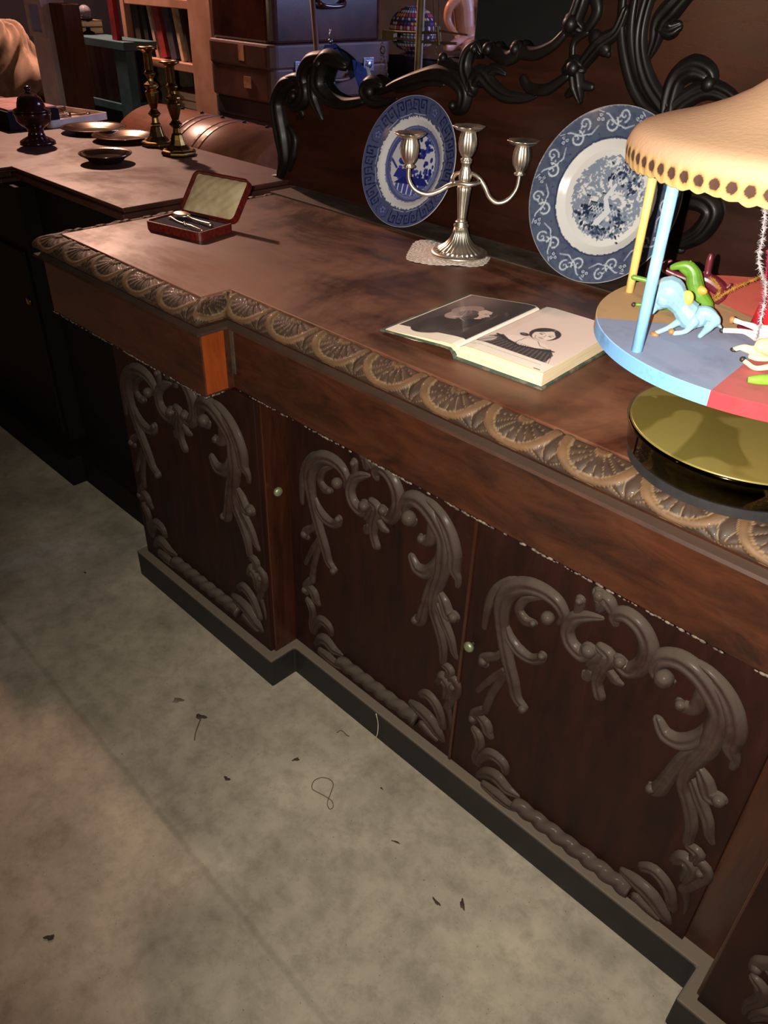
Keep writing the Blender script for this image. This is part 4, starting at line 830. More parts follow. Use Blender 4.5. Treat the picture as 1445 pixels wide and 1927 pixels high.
#@@PART3
# ------------------------------------------------------------------ NEIGHBOURING SIDEBOARD (left)
ZN = .965
nb = empty('dark_sideboard', (-2.9, 1.25, 0), 'plain dark wood sideboard with dusty top behind the left end of the carved sideboard', 'sideboard')
def nout(d): return [(-1.877+d, 1.585), (-1.877+d, 1.0-d), (-2.50-d, 1.0-d), (-2.50-d, .945-d), (-3.9, .945-d), (-3.9, 1.585)]
mb = MB(); mb.poly(nout(0), ZN-.008, ZN); mb.build('table_top', M['top_far'], nb, bevel=.002)
mb = MB(); mb.poly(nout(-.006), ZN-.014, ZN-.008); mb.poly(nout(.004), ZN-.028, ZN-.014); mb.poly(nout(-.012), ZN-.040, ZN-.028); mb.build('edge_moulding', M['top_far'], nb, bevel=.0025)
mb = MB(); mb.poly([(-1.93, 1.56), (-1.93, 1.02), (-2.42, 1.02), (-2.42, .965), (-3.86, .965), (-3.86, 1.56)], .09, ZN-.04); mb.build('cabinet_body', M['darkwood'], nb, bevel=.002)
mb = MB(); mb.poly([(-1.90, 1.57), (-1.90, .94), (-2.30, .94), (-2.30, .893), (-3.87, .893), (-3.87, 1.57)], 0, .10); mb.build('base_plinth', M['darkwood'], nb, bevel=.003)
for x0, x1 in ((-3.84, -3.14), (-3.12, -2.44)): MB().box((x0, .953, .12), (x1, .965, .74)).build('door', M['darkwood'], nb, bevel=.004)
MB().box((-2.40, 1.008, .12), (-1.95, 1.020, .74)).build('door', M['darkwood'], nb, bevel=.004)
for x in (-3.13, -2.47): MB().lathe([(.003, 0), (.014, .001), (.016, .004), (.008, .006)], (x, .953, .58), 20, M=Matrix.Rotation(PI/2, 4, 'X')).build('keyhole_plate', M['brass'], nb, smooth=True)

# things on it
M['urn'] = plain('dark_turned_wood', (64, 26, 22), .16, scale=12, col2=(36, 12, 12), coat=.8)
u = onp(72, 270, 2, ZN); ur_ = empty('lidded_pot', (u.x, u.y, ZN), 'glossy dark brown turned pot with a domed lid on the dusty neighbouring top', 'pot')
MB().lathe([(.052, 0), (.056, .003), (.055, .008), (.045, .014), (.028, .022), (.024, .034), (.026, .045), (.042, .056), (.053, .068), (.055, .082), (.058, .090), (.057, .094), (.048, .095)], (u.x, u.y, ZN), 48).build('bowl', M['urn'], ur_, smooth=True)
MB().lathe([(.050, .095), (.057, .097), (.056, .101), (.044, .106), (.041, .120), (.036, .134), (.024, .144), (.010, .149), (.007, .153), (.012, .158), (.011, .164), (.004, .168)], (u.x, u.y, ZN), 48).build('lid', M['urn'], ur_, smooth=True)
def candlestick(px, py, h, lab, rot):
    c = onp(px, py, 2, ZN); o = empty('candlestick', (c.x, c.y, ZN), lab, 'candlestick', 'brass candlesticks on the neighbouring top'); k = h/.27; C3 = (c.x, c.y, ZN); R = Matrix.Rotation(rot, 4, 'Z')
    mb = MB(); sq = [(.046, 0), (.050, .004), (.050, .011), (.044, .016)]
    mb.lathe([(r*1.12, z) for r, z in sq], C3, 8, M=R); mb.lathe([(.040, .015), (.036, .020), (.026, .030), (.021, .045), (.017, .060)], C3, 8, M=R); mb.build('square_foot', M['brass'], o, bevel=.002)
    pr = [(.017, .060), (.012, .066), (.010, .080), (.016, .085), (.021, .090), (.016, .095), (.010, .103), (.016, .120), (.021, .140), (.022, .150), (.014, .155), (.018, .160), (.024, .165), (.022, .170), (.010, .178), (.009, .186), (.014, .192), (.019, .198), (.014, .204)]
    MB().lathe([(r, z*k) for r, z in pr], C3, 12, M=R).build('stem', M['brass'], o, smooth=False, bevel=.001)
    MB().lathe([(.012, .204*k), (.014, .21*k), (.013, .25*k), (.016, .256*k), (.029, .262*k), (.030, .266*k), (.020, .2685*k), (.011, .269*k), (.010, .262*k), (.0005, .26*k)], C3, 24).build('candle_cup', M['brass'], o, smooth=True)
candlestick(298, 274, .287, 'taller old brass candlestick, the left one of the pair, behind the silver dishes', .3)
candlestick(337, 291, .262, 'shorter old brass candlestick, the right one of the pair on the dusty top', .5)
M['dish'] = plain('tarnished_silver', (190, 170, 152), .17, metal=1, scale=10, col2=(132, 112, 98))
def dish(px, py, R, h, lab, name='silver_dish', cat='dish', z=ZN):
    c = onp(px, py, 2, z+h); o = MB().lathe([(R*.5, 0), (R*.55, .002), (R*.72, h*.5), (R*.95, h*.85), (R, h), (R*.985, h+.0025), (R*.92, h-.001), (R*.74, h*.55), (R*.62, .004), (.001, .0035)], (c.x, c.y, z), 64).build(name, M['dish'], None, smooth=True)
    return tag(o, lab, cat)
dish(176, 239, .112, .016, 'shallow round silver dish next to the white tray, half behind the other silver dish')
dish(233, 254, .106, .016, 'shallow round silver dish between the small bowl and the brass candlesticks')
dish(198, 288, .078, .026, 'small deep silver bowl standing in front of the two flat dishes', 'silver_bowl', 'bowl')
# white tray of cutlery
def flat_frame(p00, p10, p01, z):
    a = onp(*p00, 2, z); b_ = onp(*p10, 2, z); d_ = onp(*p01, 2, z); ux = (b_-a); uy = (d_-a); return a, ux, uy
M['enamel'] = plain('white_enamel', (206, 186, 170), .35, scale=20, col2=(180, 158, 142)); Lx, Ly = .36, .25
tx = onp(95, 230, 2, ZN+.02); ty = onp(205, 213, 2, ZN+.02); ang = math.atan2(ty.y-tx.y, ty.x-tx.x); Lx = (ty-tx).length*.98; tz = onp(140, 197, 2, ZN+.02)
back = (tz-ty); Ly = min(.34, abs(Vector((-math.sin(ang), math.cos(ang), 0)).dot(back))); TM = Matrix.Translation((tx.x, tx.y, ZN)) @ Matrix.Rotation(ang, 4, 'Z')
mb = MB(); tray(mb, 0, 0, Lx, Ly, .012, 0, .024, .006, TM); to = mb.build('white_tray', M['enamel'], None); tag(to, 'white rectangular tray of loose cutlery at the back of the dusty top', 'tray')
rg = random.Random(3)
for i in range(9):
    mb = MB(); a0 = rg.uniform(-.35, .35); q_ = TM @ Matrix.Translation((Lx*(.30+.4*rg.random()), Ly*(.16+.08*i), .0095+.0012*i)) @ Matrix.Rotation(a0, 4, 'Z'); mb.tube([q_ @ Vector(p) for p in ((-.09, 0, 0), (-.02, 0, .001), (.03, 0, .001), (.085, 0, 0))], [.005, .0025, .003, .008], 8, sub=3, fn=lambda a, i_, n: .3+.7*abs(math.cos(a)))
    tag(mb.build('table_fork' if i % 2 else 'table_knife', M['dish'], None, smooth=True), 'tarnished piece of cutlery lying loose in the white tray', 'cutlery', 'loose cutlery in the white tray')
bx = onp(30, 246, 2, ZN); mb = MB(); mb.box((bx.x-.30, bx.y-.02, ZN), (bx.x, bx.y+.17, ZN+.060)); tag(mb.build('dark_box', M['darkwood'], None, bevel=.003), 'dark box at the left edge, beside the lidded pot', 'box')
mb = MB(); mb.box((bx.x-.29, bx.y-.01, ZN+.0605), (bx.x-.005, bx.y+.165, ZN+.066)); tag(mb.build('pink_folder', plain('pink_paper', (176, 120, 112), .8), None), 'faded pink folder lying on the dark box at the left edge', 'folder')

# ------------------------------------------------------------------ TRUNK, CHESTS AND SUITCASES BEHIND
M['trunk'] = plain('brown_trunk_leather', (126, 76, 50), .34, scale=9, col2=(94, 52, 34), bump=.3, coat=.3)
tr = empty('domed_trunk', (-2.62, 1.86, .42), 'domed brown leather trunk with studs and bands behind the brass candlesticks', 'trunk')
yc_, hw, zb, zr = 1.850, .235, .78, .225; xl, xr = -3.10, -2.235
def dome(mb, x0, x1, s=1.0, z00=zb, n=28, base=None):
    prof = [(yc_+hw*s*math.cos(PI*k/n), z00+zr*s*math.sin(PI*k/n)) for k in range(n+1)]; a = mb.verts([(x0, y, z) for y, z in prof]+[(x1, y, z) for y, z in prof])
    for k in range(n): mb.face((a+k, a+k+1, a+n+1+k+1, a+n+1+k))
    mb.face([a+k for k in range(n+1)]); mb.face([a+n+1+k for k in range(n+1)][::-1]); mb.face((a, a+n+1, a+2*n+1, a+n))
mb = MB(); dome(mb, xl, xr); mb.build('domed_lid', M['trunk'], tr, smooth=False).data.polygons.foreach_set('use_smooth', [len(p.vertices) == 4 for p in bpy.data.objects['domed_lid'].data.polygons])
MB().box((xl+.005, yc_-hw+.004, .42), (xr-.005, yc_+hw-.004, .78)).build('trunk_body', M['trunk'], tr, bevel=.006)
for x in (-2.74, -2.70, -2.60, -2.56): mb = MB(); dome(mb, x-.006, x+.006, 1.012); mb.build('band', M['trunk'], tr)
mb = MB()
for x in (-2.92, -2.79, -2.66, -2.53, -2.40, -2.29):
    a = math.radians(86); MB().ball((x, yc_+hw*1.0*math.cos(a)+.0, zb+zr*math.sin(a)), .008, 10, 6).build('stud', M['darkwood'], tr, smooth=True)
tag(MB().box((-3.15, 1.62, 0), (-2.2, 2.10, .42)).build('low_chest', M['darkwood'], None, bevel=.005), 'low dark wooden chest that carries the domed trunk', 'chest')
tag(MB().box((-3.22, 2.12, 0), (-2.68, 2.84, .52)).build('low_chest', M['darkwood'], None, bevel=.005), 'low dark wooden chest that carries the stack of suitcases', 'chest')
M['case1'] = plain('glossy_brown_leather', (74, 34, 24), .22, scale=8, col2=(38, 16, 13), coat=.6, bump=.25); M['case2'] = plain('brown_leather', (84, 48, 38), .5, scale=10, col2=(58, 30, 24), bump=.3, coat=.1); M['case3'] = plain('dark_leather', (46, 34, 34), .55, scale=10, col2=(28, 20, 21), bump=.3, coat=.1); M['label'] = plain('paper_label', (186, 130, 90), .8); M['steel'] = plain('dull_steel', (186, 186, 200), .3, metal=1)
def suitcase(x1, y0, z0, w_, l_, h, mat, lab, split=.55, stickers=(), latches=True):
    """short side faces -y, long side faces +x; nearest corner at (x1, y0)"""
    c = (x1-w_/2, y0+l_/2, z0); o = empty('suitcase', c, lab, 'suitcase', 'old leather suitcases stacked behind'); zs = z0+h*split
    MB().poly(rrect(x1-w_+.003, y0+.003, x1-.003, y0+l_-.003, .035), z0, zs).build('case_body', mat, o, bevel=.010)
    MB().poly(rrect(x1-w_, y0, x1, y0+l_, .038), zs-.006, z0+h).build('case_lid', mat, o, bevel=.010)
    mb = MB()
    if latches:
        for yy in (y0+l_*.22, y0+l_*.78):
            mb = MB(); mb.box((x1-.001, yy-.030, zs-.028), (x1+.004, yy+.030, zs+.022)); mb.box((x1+.003, yy-.018, zs-.022), (x1+.008, yy+.018, zs+.012)); mb.lathe([(.012, 0), (.013, .004), (.004, .006)], (x1+.007, yy, zs-.004), 14, M=Matrix.Rotation(PI/2, 4, 'Y')); mb.build('latch', M['steel'], o, bevel=.001)
        mb = MB(); yy = y0+l_*.5; mb.tube([(x1+.004, yy-.07, zs-.03), (x1+.022, yy-.055, zs-.045), (x1+.026, yy, zs-.05), (x1+.022, yy+.055, zs-.045), (x1+.004, yy+.07, zs-.03)], .008, 10, sub=4); mb.build('handle', mat, o, smooth=True)
    for (x, z, a, b_) in stickers: MB().box((x-a/2, y0-.0012, z-b_/2), (x+a/2, y0+.002, z+b_/2)).build('paper_sticker', M['label'], o)
    return o
XC, YCs = -2.715, 2.145
suitcase(XC, YCs, 1.022, .42, .66, .20, M['case2'], 'mid brown leather suitcase with two small paper stickers, second from the top of the stack', .60, stickers=((-2.90, 1.185, .035, .055), (-2.87, 1.085, .045, .040)))
suitcase(XC-.02, YCs+.02, 1.2225, .40, .60, .245, M['case1'], 'glossy dark brown suitcase with steel latches, topmost of the stack', .70)
suitcase(XC-.02, YCs+.03, .842, .42, .62, .18, M['case3'], 'dark suitcase with a wide lid under the mid brown one in the stack', .62)
suitcase(XC+.01, YCs+.01, .682, .42, .62, .16, M['case3'], 'dark suitcase third from the top, mostly hidden behind the trunk', .6, latches=False)
bpy.data.objects['low_chest.001'].scale.z = .682/.52 if 'low_chest.001' in bpy.data.objects else 1

# ------------------------------------------------------------------ SHELVES
M['wpaint'] = plain('cream_painted_wood', (172, 130, 110), .6, scale=8, col2=(148, 106, 86), bump=.2); M['teal'] = plain('teal_painted_wood', (58, 96, 104), .6, scale=8, col2=(40, 70, 80)); M['postw'] = plain('greyish_white_paint', (232, 216, 218), .6, scale=9, col2=(204, 184, 184)); M['postb'] = wood('brown_post', (70, 40, 26), (104, 62, 42), rough=.6, coat=0, grain=(6, 6, 1))
YS = 2.30; X = lambda px, py, y: onp(px, py, 1, y).x; Zf = lambda px, py, y: onp(px, py, 1, y).z
def box(name, lo, hi, m, par=None, bev=.003): return MB().box(lo, hi).build(name, m, par, bevel=bev)
pxR0, pxR1 = X(356, 60, YS), X(398, 60, YS); pxL = X(243, 90, YS); zt1 = Zf(300, 112, YS); zt0 = Zf(262, 205, YS); ztt = Zf(300, -4, YS)
ws = empty('white_bookcase', ((pxR1+pxL)/2, YS+.15, 0), 'cream painted open bookcase behind the trunk, left of the suitcases', 'bookcase')
box('upright', (pxR0, YS, 0), (pxR1, YS+.30, 1.9), M['wpaint'], ws); box('upright', (pxL-.035, YS, 0), (pxL, YS+.30, 1.9), M['wpaint'], ws)
shz = []
for z in (zt0-.32, zt0, zt1, ztt, ztt+.33): box('shelf', (pxL, YS+.004, z-.035), (pxR0, YS+.30, z), M['wpaint'], ws)
box('back_panel', (pxL-.03, YS+.30, 0), (pxR1, YS+.31, 1.9), M['wall'], ws)
bookm = {}
def bmat(c):
    k = str(c)
    if k not in bookm: bookm[k] = plain('book_cloth', c, .7, scale=30, col2=tuple(x*.75 for x in c))
    return bookm[k]
def book(x, y, z, th, h, d, c, lab, lean=0, flat=False, group=None):
    Mx = Matrix.Translation((x, y, z)) @ Matrix.Rotation(lean, 4, 'Y'); mb = MB()
    if flat: mb.box((0, 0, 0), (h, d, .003), Mx); mb.box((.002, .004, .003), (h-.003, d-.003, th-.003), Mx, mi=1); mb.box((0, 0, th-.003), (h, d, th), Mx); mb.box((0, 0, .003), (.003, d, th-.003), Mx)
    else: mb.box((0, 0, 0), (.0028, d, h), Mx); mb.box((th-.0028, 0, 0), (th, d, h), Mx); mb.box((.0028, 0, 0), (th-.0028, .003, h), Mx); mb.box((.0028, .003, .003), (th-.0028, d-.004, h-.003), Mx, mi=1)
    return tag(mb.build('book', [bmat(c), M['paper']], None), lab, 'book', group)
W_ = pxR0-pxL; xx = lambda f: pxL+W_*f
for (f, th, h, c, lab, ln) in (
    (.03, .060, .30, (52, 44, 38), 'tall dark brown album leaning at the left of the upper cream shelf', -.05), (.22, .035, .29, (26, 24, 24), 'tall black book on the upper cream shelf, second from the left', -.14),
    (.36, .022, .25, (196, 160, 140), 'thin pale book on the upper cream shelf, left of the red one', -.20), (.44, .050, .25, (150, 40, 42), 'red book on the upper cream shelf', -.20),
    (.60, .048, .23, (62, 58, 78), 'slate blue book right of the red book on the upper cream shelf', -.20), (.755, .022, .225, (206, 176, 136), 'thin cream book right of the slate blue one on the upper cream shelf', -.20), (.86, .020, .21, (40, 30, 28), 'thin black book at the right end of the upper cream shelf', -.20)):
    book(xx(f), YS+.03, zt1+.0015+(abs(math.sin(ln))*0), th, h, .19, c, lab, lean=ln)
for (f, th, h, c, lab, ln) in ((.02, .036, .23, (44, 24, 20), 'dark book at the left end of the lower cream shelf', -.04), (.12, .022, .235, (172, 66, 46), 'orange red book second on the lower cream shelf', -.06), (.20, .030, .22, (70, 74, 62), 'grey green book third on the lower cream shelf', -.06), (.30, .040, .21, (120, 104, 84), 'beige book behind the taller candlestick on the lower cream shelf', -.06)):
    book(xx(f), YS+.03, zt0+.0015, th, h, .19, c, lab, lean=ln)
book(xx(.48), YS+.03, zt0+.001, .040, .25, .2, (54, 50, 62), 'dark blue book lying flat on the lower cream shelf, bottom of the pile', flat=True); book(xx(.50), YS+.035, zt0+.042, .035, .23, .19, (96, 84, 74), 'grey book lying flat in the middle of the pile on the lower cream shelf', flat=True); book(xx(.47), YS+.03, zt0+.078, .035, .25, .2, (160, 86, 52), 'orange brown book lying flat on top of the pile on the lower cream shelf', flat=True)
# teal shelf unit in front of it
YT = 2.12; tR0, tR1 = X(216, 110, YT), X(238, 110, YT); tL = X(100, 110, YT); tzt = Zf(170, 86, YT); tzm = Zf(190, 187, YT)
tsn = empty('teal_bookcase', ((tL+tR1)/2, YT+.08, 0), 'teal painted low bookcase with dark old books, left of the cream one', 'bookcase')
box('upright', (tR0, YT, 0), (tR1, YT+.045, tzt), M['teal'], tsn); box('upright', (tL-.04, YT, 0), (tL, YT+.16, tzt), M['teal'], tsn); box('top_board', (tL-.04, YT-.005, tzt), (tR1, YT+.165, tzt+.035), M['teal'], tsn)
for z in (tzm, tzm-.32): box('shelf', (tL, YT+.004, z-.035), (tR0, YT+.16, z), M['teal'], tsn)
box('back_panel', (tL, YT+.155, .05), (tR0, YT+.162, tzt), M['wall'], tsn)
bc = [(58, 34, 34), (120, 62, 44), (92, 48, 44), (54, 48, 52), (62, 54, 50), (104, 72, 62), (96, 64, 58), (70, 30, 30), (98, 70, 62), (80, 58, 52)]; bn = ['dull maroon', 'rust brown', 'red brown', 'slate', 'grey brown', 'light brown', 'pinkish brown', 'deep red', 'faded tan', 'umber']
x = tL+.012; wd = (tR0-tL-.05)/len(bc)
for i, c in enumerate(bc): book(x, YT+.02, tzm+.001, wd*.9, .235+.02*((i*37) % 5)/5, .12, c, '%s old book, number %s from the left on the teal shelf' % (bn[i], ['one', 'two', 'three', 'four', 'five', 'six', 'seven', 'eight', 'nine', 'ten'][i]), lean=-.03, group='old books on the teal shelf'); x += wd
# things on the teal top
zt_ = tzt+.036; gx_ = X(155, 60, YT+.08)
book(X(122, 70, YT+.06), YT+.02, zt_, .03, .22, .14, (92, 70, 50), 'brown book lying on the teal bookcase, lower of the two', flat=True); book(X(124, 60, YT+.06), YT+.025, zt_+.0305, .028, .21, .13, (120, 92, 62), 'tan book lying on the teal bookcase, upper of the two', flat=True)
gs = empty('glass_ball', (gx_+.06, YT+.08, zt_), 'clear glass ball on a dark stand on top of the teal bookcase', 'ornament')
MB().lathe([(.030, 0), (.030, .008), (.012, .016), (.010, .050), (.030, .062), (.034, .066)], (gx_+.06, YT+.08, zt_), 28).build('stand', M['darkwood'], gs, smooth=True)
MB().ball((gx_+.055, YT+.08, zt_+.092), .030, 24, 14).build('ball', plain('glass_grey', (190, 190, 215), .05, trans=.6, spec=.8), gs, smooth=True)
mb = MB(); mb.box((X(207, 40, YT+.02), YT+.02, zt_), (X(216, 40, YT+.02), YT+.045, zt_+.36)); tag(mb.build('red_folder', plain('red_cloth', (150, 24, 40), .6), None), 'tall thin dark red folder standing at the right end of the teal bookcase', 'folder')
# posts
YO = 1.90; wp0, wp1 = X(60, 60, YO), X(90, 60, YO)
wpn = empty('white_post', ((wp0+wp1)/2, YO+.05, 0), 'greyish white painted post with a small blue glass pane, left of the teal bookcase', 'post')
box('post', (wp0, YO, 0), (wp1, YO+.10, 1.75), M['postw'], wpn); zz0, zz1 = Zf(75, 60, YO), Zf(75, 8, YO)
mb = MB(); 
for lo, hi in (((wp0, YO-.012, zz0), (wp0+.03, YO, zz1)), ((wp1-.03, YO-.012, zz0), (wp1, YO, zz1)), ((wp0, YO-.012, zz0-.02), (wp1, YO, zz0)), ((wp0, YO-.012, zz1), (wp1, YO, zz1+.02))): mb.box(lo, hi)
mb.build('pane_frame', M['postw'], wpn); MB().box((wp0+.03, YO-.004, zz0), (wp1-.03, YO-.001, zz1)).build('glass_pane', plain('blue_glass', (176, 188, 246), .15, scale=4, col2=(140, 152, 226), coat=.5), wpn)
tag(box('brown_post', (wp1+.012, YO+.02, 0), (X(117, 60, YO), YO+.10, Zf(110, 8, YO)), M['postb']), 'brown wooden post between the white post and the teal bookcase', 'post')
# cloth heap on a dark chair-high chest at far left
cx0, cx1 = X(-90, 100, 1.9), X(44, 100, 1.9); zc0 = Zf(20, 170, 1.9)
tag(box('dark_trestle', (cx0, 1.86, 0), (cx1-.04, 2.10, zc0-.12), M['darkwood']), 'dark stand under the bundled cream cloth at the far left', 'stand')
mb = MB(); rr = random.Random(2); n1_ = 40; n2_ = 26; hh = Zf(20, 36, 1.95)-zc0+.12
sd = [(rr.uniform(2, 9), rr.uniform(2, 9), rr.uniform(0, 6)) for _ in range(8)]
def clothfn(a, th): return 1+.05*sum(math.sin(f1*math.cos(a)*1.6+f2*th+p)+.9*(1-2*abs(math.sin(f2*a*.7+f1*th*.6+p*2))) for f1, f2, p in sd)/2.2
mb.ball(((cx0+cx1)/2-.02, 1.98, zc0-.12+hh*.47), 1, 140, 90, sc=((cx1-cx0)*.5, .11, hh*.52), fn=clothfn)
tag(mb.build('cloth_bundle', plain('cream_cloth', (146, 122, 104), .9, scale=12, col2=(116, 94, 78), bump=.3), None, smooth=True), 'crumpled cream cloth bundle at the far left behind the dusty top', 'cloth')

# ------------------------------------------------------------------ BEHIND THE CREST
zbk = 1.165; e0 = onp(800, 117, 2, zbk); e1 = onp(875, 107, 2, zbk); xe = (e0.x+e1.x)/2
M['gloss'] = plain('black_lacquer', (22, 20, 26), .18, scale=4, coat=.8)
tag(box('lacquer_cabinet', (-3.30, 2.86, 0), (xe, 3.75, zbk), M['gloss'], bev=.008), 'glossy black cabinet behind the crest carrying the doll and crochet cushion', 'cabinet')
bc_ = onp(764, 100, 2, zbk); rb = .105
mb = MB(); cols = []; B0 = (bc_.x-.02, bc_.y+.06, zbk+.088); cv2 = []
pal = [(206, 200, 196), (92, 40, 60), (70, 62, 150), (220, 150, 60), (200, 60, 80), (60, 40, 44), (150, 150, 170), (96, 30, 40)]
nu, nv = 120, 60
for i in range(1, nv):
    th = PI*i/nv
    for k in range(nu):
        a = 2*PI*k/nu; r = rb*(1+.025*abs(math.sin(a*20))*abs(math.sin(th*16))); mb.v.append((B0[0]+r*math.sin(th)*math.cos(a), B0[1]+r*math.sin(th)*math.sin(a), B0[2]+r*math.cos(th)*.84))
        row = int(th*16/PI); cl = int(a*20/PI); g = abs(math.sin(a*20))*abs(math.sin(th*16)); c = pal[(row*3+(cl//(4 if row % 3 else 2)))% len(pal)] if g > .45 else (46, 26, 34); 
        if row % 2 and g > .45: c = (196, 186, 186) if cl % 2 else pal[(row+cl//6) % len(pal)]
        cols.append((*lin(c), 1))
for i in range(nv-2):
    for k in range(nu): j = (k+1) % nu; mb.face((i*nu+k, i*nu+j, (i+1)*nu+j, (i+1)*nu+k))
mb.face([k for k in range(nu)]); mb.face([(nv-2)*nu+k for k in range(nu)]); mb.col = cols
tag(mb.build('crochet_cushion', vcol('crochet_wool', .95, bump=.3), None, smooth=True), 'round multicoloured crochet cushion on the black cabinet behind the brass scale', 'cushion')
# doll: bare jointed torso with arm and leg, seated
dc = onp(868, 98, 2, zbk); dl_ = empty('toy_doll', (dc.x, dc.y, zbk), 'bare pinkish toy doll sitting on the glossy black cabinet', 'doll'); M['skin'] = plain('doll_composition', (200, 142, 116), .4, scale=9, col2=(176, 112, 86))
ub = dc; V_ = lambda px, py, o_=0: upright(px, py, ub, o_)
mb = MB(); mb.tube([V_(878, 80), V_(876, 55), V_(874, 25), V_(872, 2), V_(872, -10)], [.034, .048, .050, .044, .020], 20, sub=5); mb.tube([V_(868, 2, -.02), V_(848, 14, -.03), V_(842, 40, -.03), V_(852, 62, -.04), V_(862, 72, -.05)], [.020, .021, .018, .014, .010], 14, sub=5)
mb.tube([V_(880, 80), V_(862, 86, -.05), V_(846, 92, -.12), V_(836, 93, -.15)], [.034, .028, .020, .014], 16, sub=5); mb.tube([V_(892, 82), V_(880, 92, -.06), V_(872, 94, -.13)], [.032, .026, .015], 16, sub=5); mb.tube([V_(892, 4, .0), V_(908, 20, -.02), V_(912, 50, -.03)], [.020, .02, .014], 14, sub=5)
lo_ = min(v[2] for v in mb.v)
if lo_ < zbk: mb.v = [(x, y, z+zbk-lo_+.0005) for x, y, z in mb.v]
o = mb.build('doll_body', M['skin'], dl_, smooth=True); r = o.modifiers.new('rm', 'REMESH'); r.mode = 'VOXEL'; r.voxel_size = .004; r.use_smooth_shade = True
hd = V_(872, -36); mb = MB(); mb.ball(hd, .052, 24, 16, sc=(.95, .95, 1.08)); mb.ball(hd+Vector((.02, -.048, -.006)), .008, 10, 6); mb.build('head', M['skin'], dl_, smooth=True)
# tall black wardrobe end right behind the crest
bx0 = onp(893, 50, 1, 1.75).x
tag(box('black_wardrobe', (bx0, 1.75, 0), (-.55, 2.15, 2.3), plain('matt_black', (16, 14, 14), .8), bev=.004), 'tall matt black wardrobe standing right behind the carved crest', 'wardrobe')
# brass balance scale on its column
M['oldbrass'] = plain('dull_old_brass', (112, 92, 62), .55, metal=.6, scale=14, col2=(74, 58, 38))
ys = 1.98; sx_ = X(790, 60, ys); sc_ = empty('beam_scale', (sx_, ys, 0), 'old brass beam scale on a column, chains hanging behind the carved crest', 'scale')
MB().lathe([(.14, 0), (.14, .03), (.05, .05), (.013, .08), (.0115, 1.6), (.004, 1.62)], (sx_, ys, 0), 24).build('column', M['oldbrass'], sc_, smooth=True)
Q_ = lambda px, py, y=ys: onp(px, py, 1, y)
mb = MB(); mb.tube([Q_(730, 59), Q_(775, 61), Q_(825, 62)], .0035, 10, sub=2); mb.tube([Q_(728, 70), Q_(775, 76), Q_(812, 80), Q_(860, 82)], .0035, 10, sub=2); mb.tube([Q_(827, 58), Q_(850, 62), Q_(880, 66)], .0025, 8); mb.box(tuple(Q_(722, 74)+Vector((0, -.008, 0))), tuple(Q_(744, 58)+Vector((0, .008, 0)))); mb.tube([Q_(824, 50), Q_(827, 85)], .006, 10); mb.tube([Q_(815, -10), Q_(818, 60)], .002, 6); mb.tube([Q_(826, -10), Q_(826, 55)], .002, 6)
mb.build('beam', M['oldbrass'], sc_, smooth=False)
def chain(p0, p1, nm='chain', r=.0055):
    mb = MB(); n = int((p1-p0).length/(r*1.5)); 
    for i in range(n):
        c = p0.lerp(p1, (i+.5)/n); d_ = (p1-p0).normalized(); s_ = d_.orthogonal().normalized() if i % 2 else d_.cross(d_.orthogonal()).normalized()
        ring = [c+d_*(r*math.cos(t_))+s_*(r*.6*math.sin(t_)) for t_ in np.linspace(0, 2*PI, 11)]; mb.tube(ring, .0012, 5)
    return mb.build(nm, M['oldbrass'], sc_)
chain(Q_(721, 62), Q_(718, 92)); chain(Q_(718, 92), Q_(716, 160)); chain(Q_(721, 95), Q_(731, 162)); chain(Q_(822, 60), Q_(820, 105))
mb = MB(); a = Q_(720, 94); mb.tube([a+Vector((.010*math.cos(t_), 0, .010*math.sin(t_))) for t_ in np.linspace(0, 2*PI, 17)], .002, 6); mb.build('hook_ring', M['oldbrass'], sc_)
mb = MB(); mb.lathe([(.003, 0), (.05, .004), (.075, .018), (.077, .019), (.05, .006), (.002, .003)], (Q_(722, 200).x, ys, Q_(722, 215).z), 32); mb.build('pan', M['oldbrass'], sc_, smooth=True)
# thin brown pole in front of the suitcases
yp = 1.90; pt = onp(587, -10, 1, yp); pbm = onp(597, 110, 1, yp); d_ = (pbm-pt).normalized(); fl = pt+d_*(pt.z/-d_.z)
tag(MB().tube([fl+Vector((0, 0, 0)), pt+(pt-pbm)*2.2], .0085, 12).build('thin_pole', M['postb'], None, smooth=True), 'thin brown wooden pole standing upright in front of the suitcases', 'pole')
# blue ribbon hanging over the crest, with a metal clip
rb_ = empty('blue_lanyard', (-1.66, 1.54, 1.2), 'blue striped ribbon with a metal clip draped over the carved crest', 'ribbon'); yr = YP+.036
R_ = lambda px, py, dy=0: onp(px, py, 1, yr+dy)
def ribbon(mb, L_, Rr, mi=0):
    n = len(L_); a = mb.verts([*L_, *Rr])
    for i in range(n-1): mb.face((a+i, a+i+1, a+n+i+1, a+n+i), mi)
M['blue'] = plain('blue_ribbon', (44, 66, 160), .6, scale=60, col2=(30, 46, 120)); M['navy'] = plain('navy_ribbon', (16, 20, 44), .7); M['wstripe'] = plain('pale_stripe', (190, 200, 230), .6)
mb = MB(); ribbon(mb, [R_(612, 84), R_(606, 100), R_(608, 112)], [R_(632, 84), R_(640, 100), R_(650, 112)]); o = mb.build('ribbon_loop', M['blue'], rb_); s_ = o.modifiers.new('s', 'SOLIDIFY'); s_.thickness = .002
mb = MB(); ribbon(mb, [R_(622, 84, .004), R_(640, 104, .004), R_(655, 130, .004), R_(660, 150, .004)], [R_(632, 82, .004), R_(652, 100, .004), R_(668, 122, .004), R_(674, 140, .004)]); o = mb.build('ribbon_strap', M['navy'], rb_); s_ = o.modifiers.new('s', 'SOLIDIFY'); s_.thickness = .002
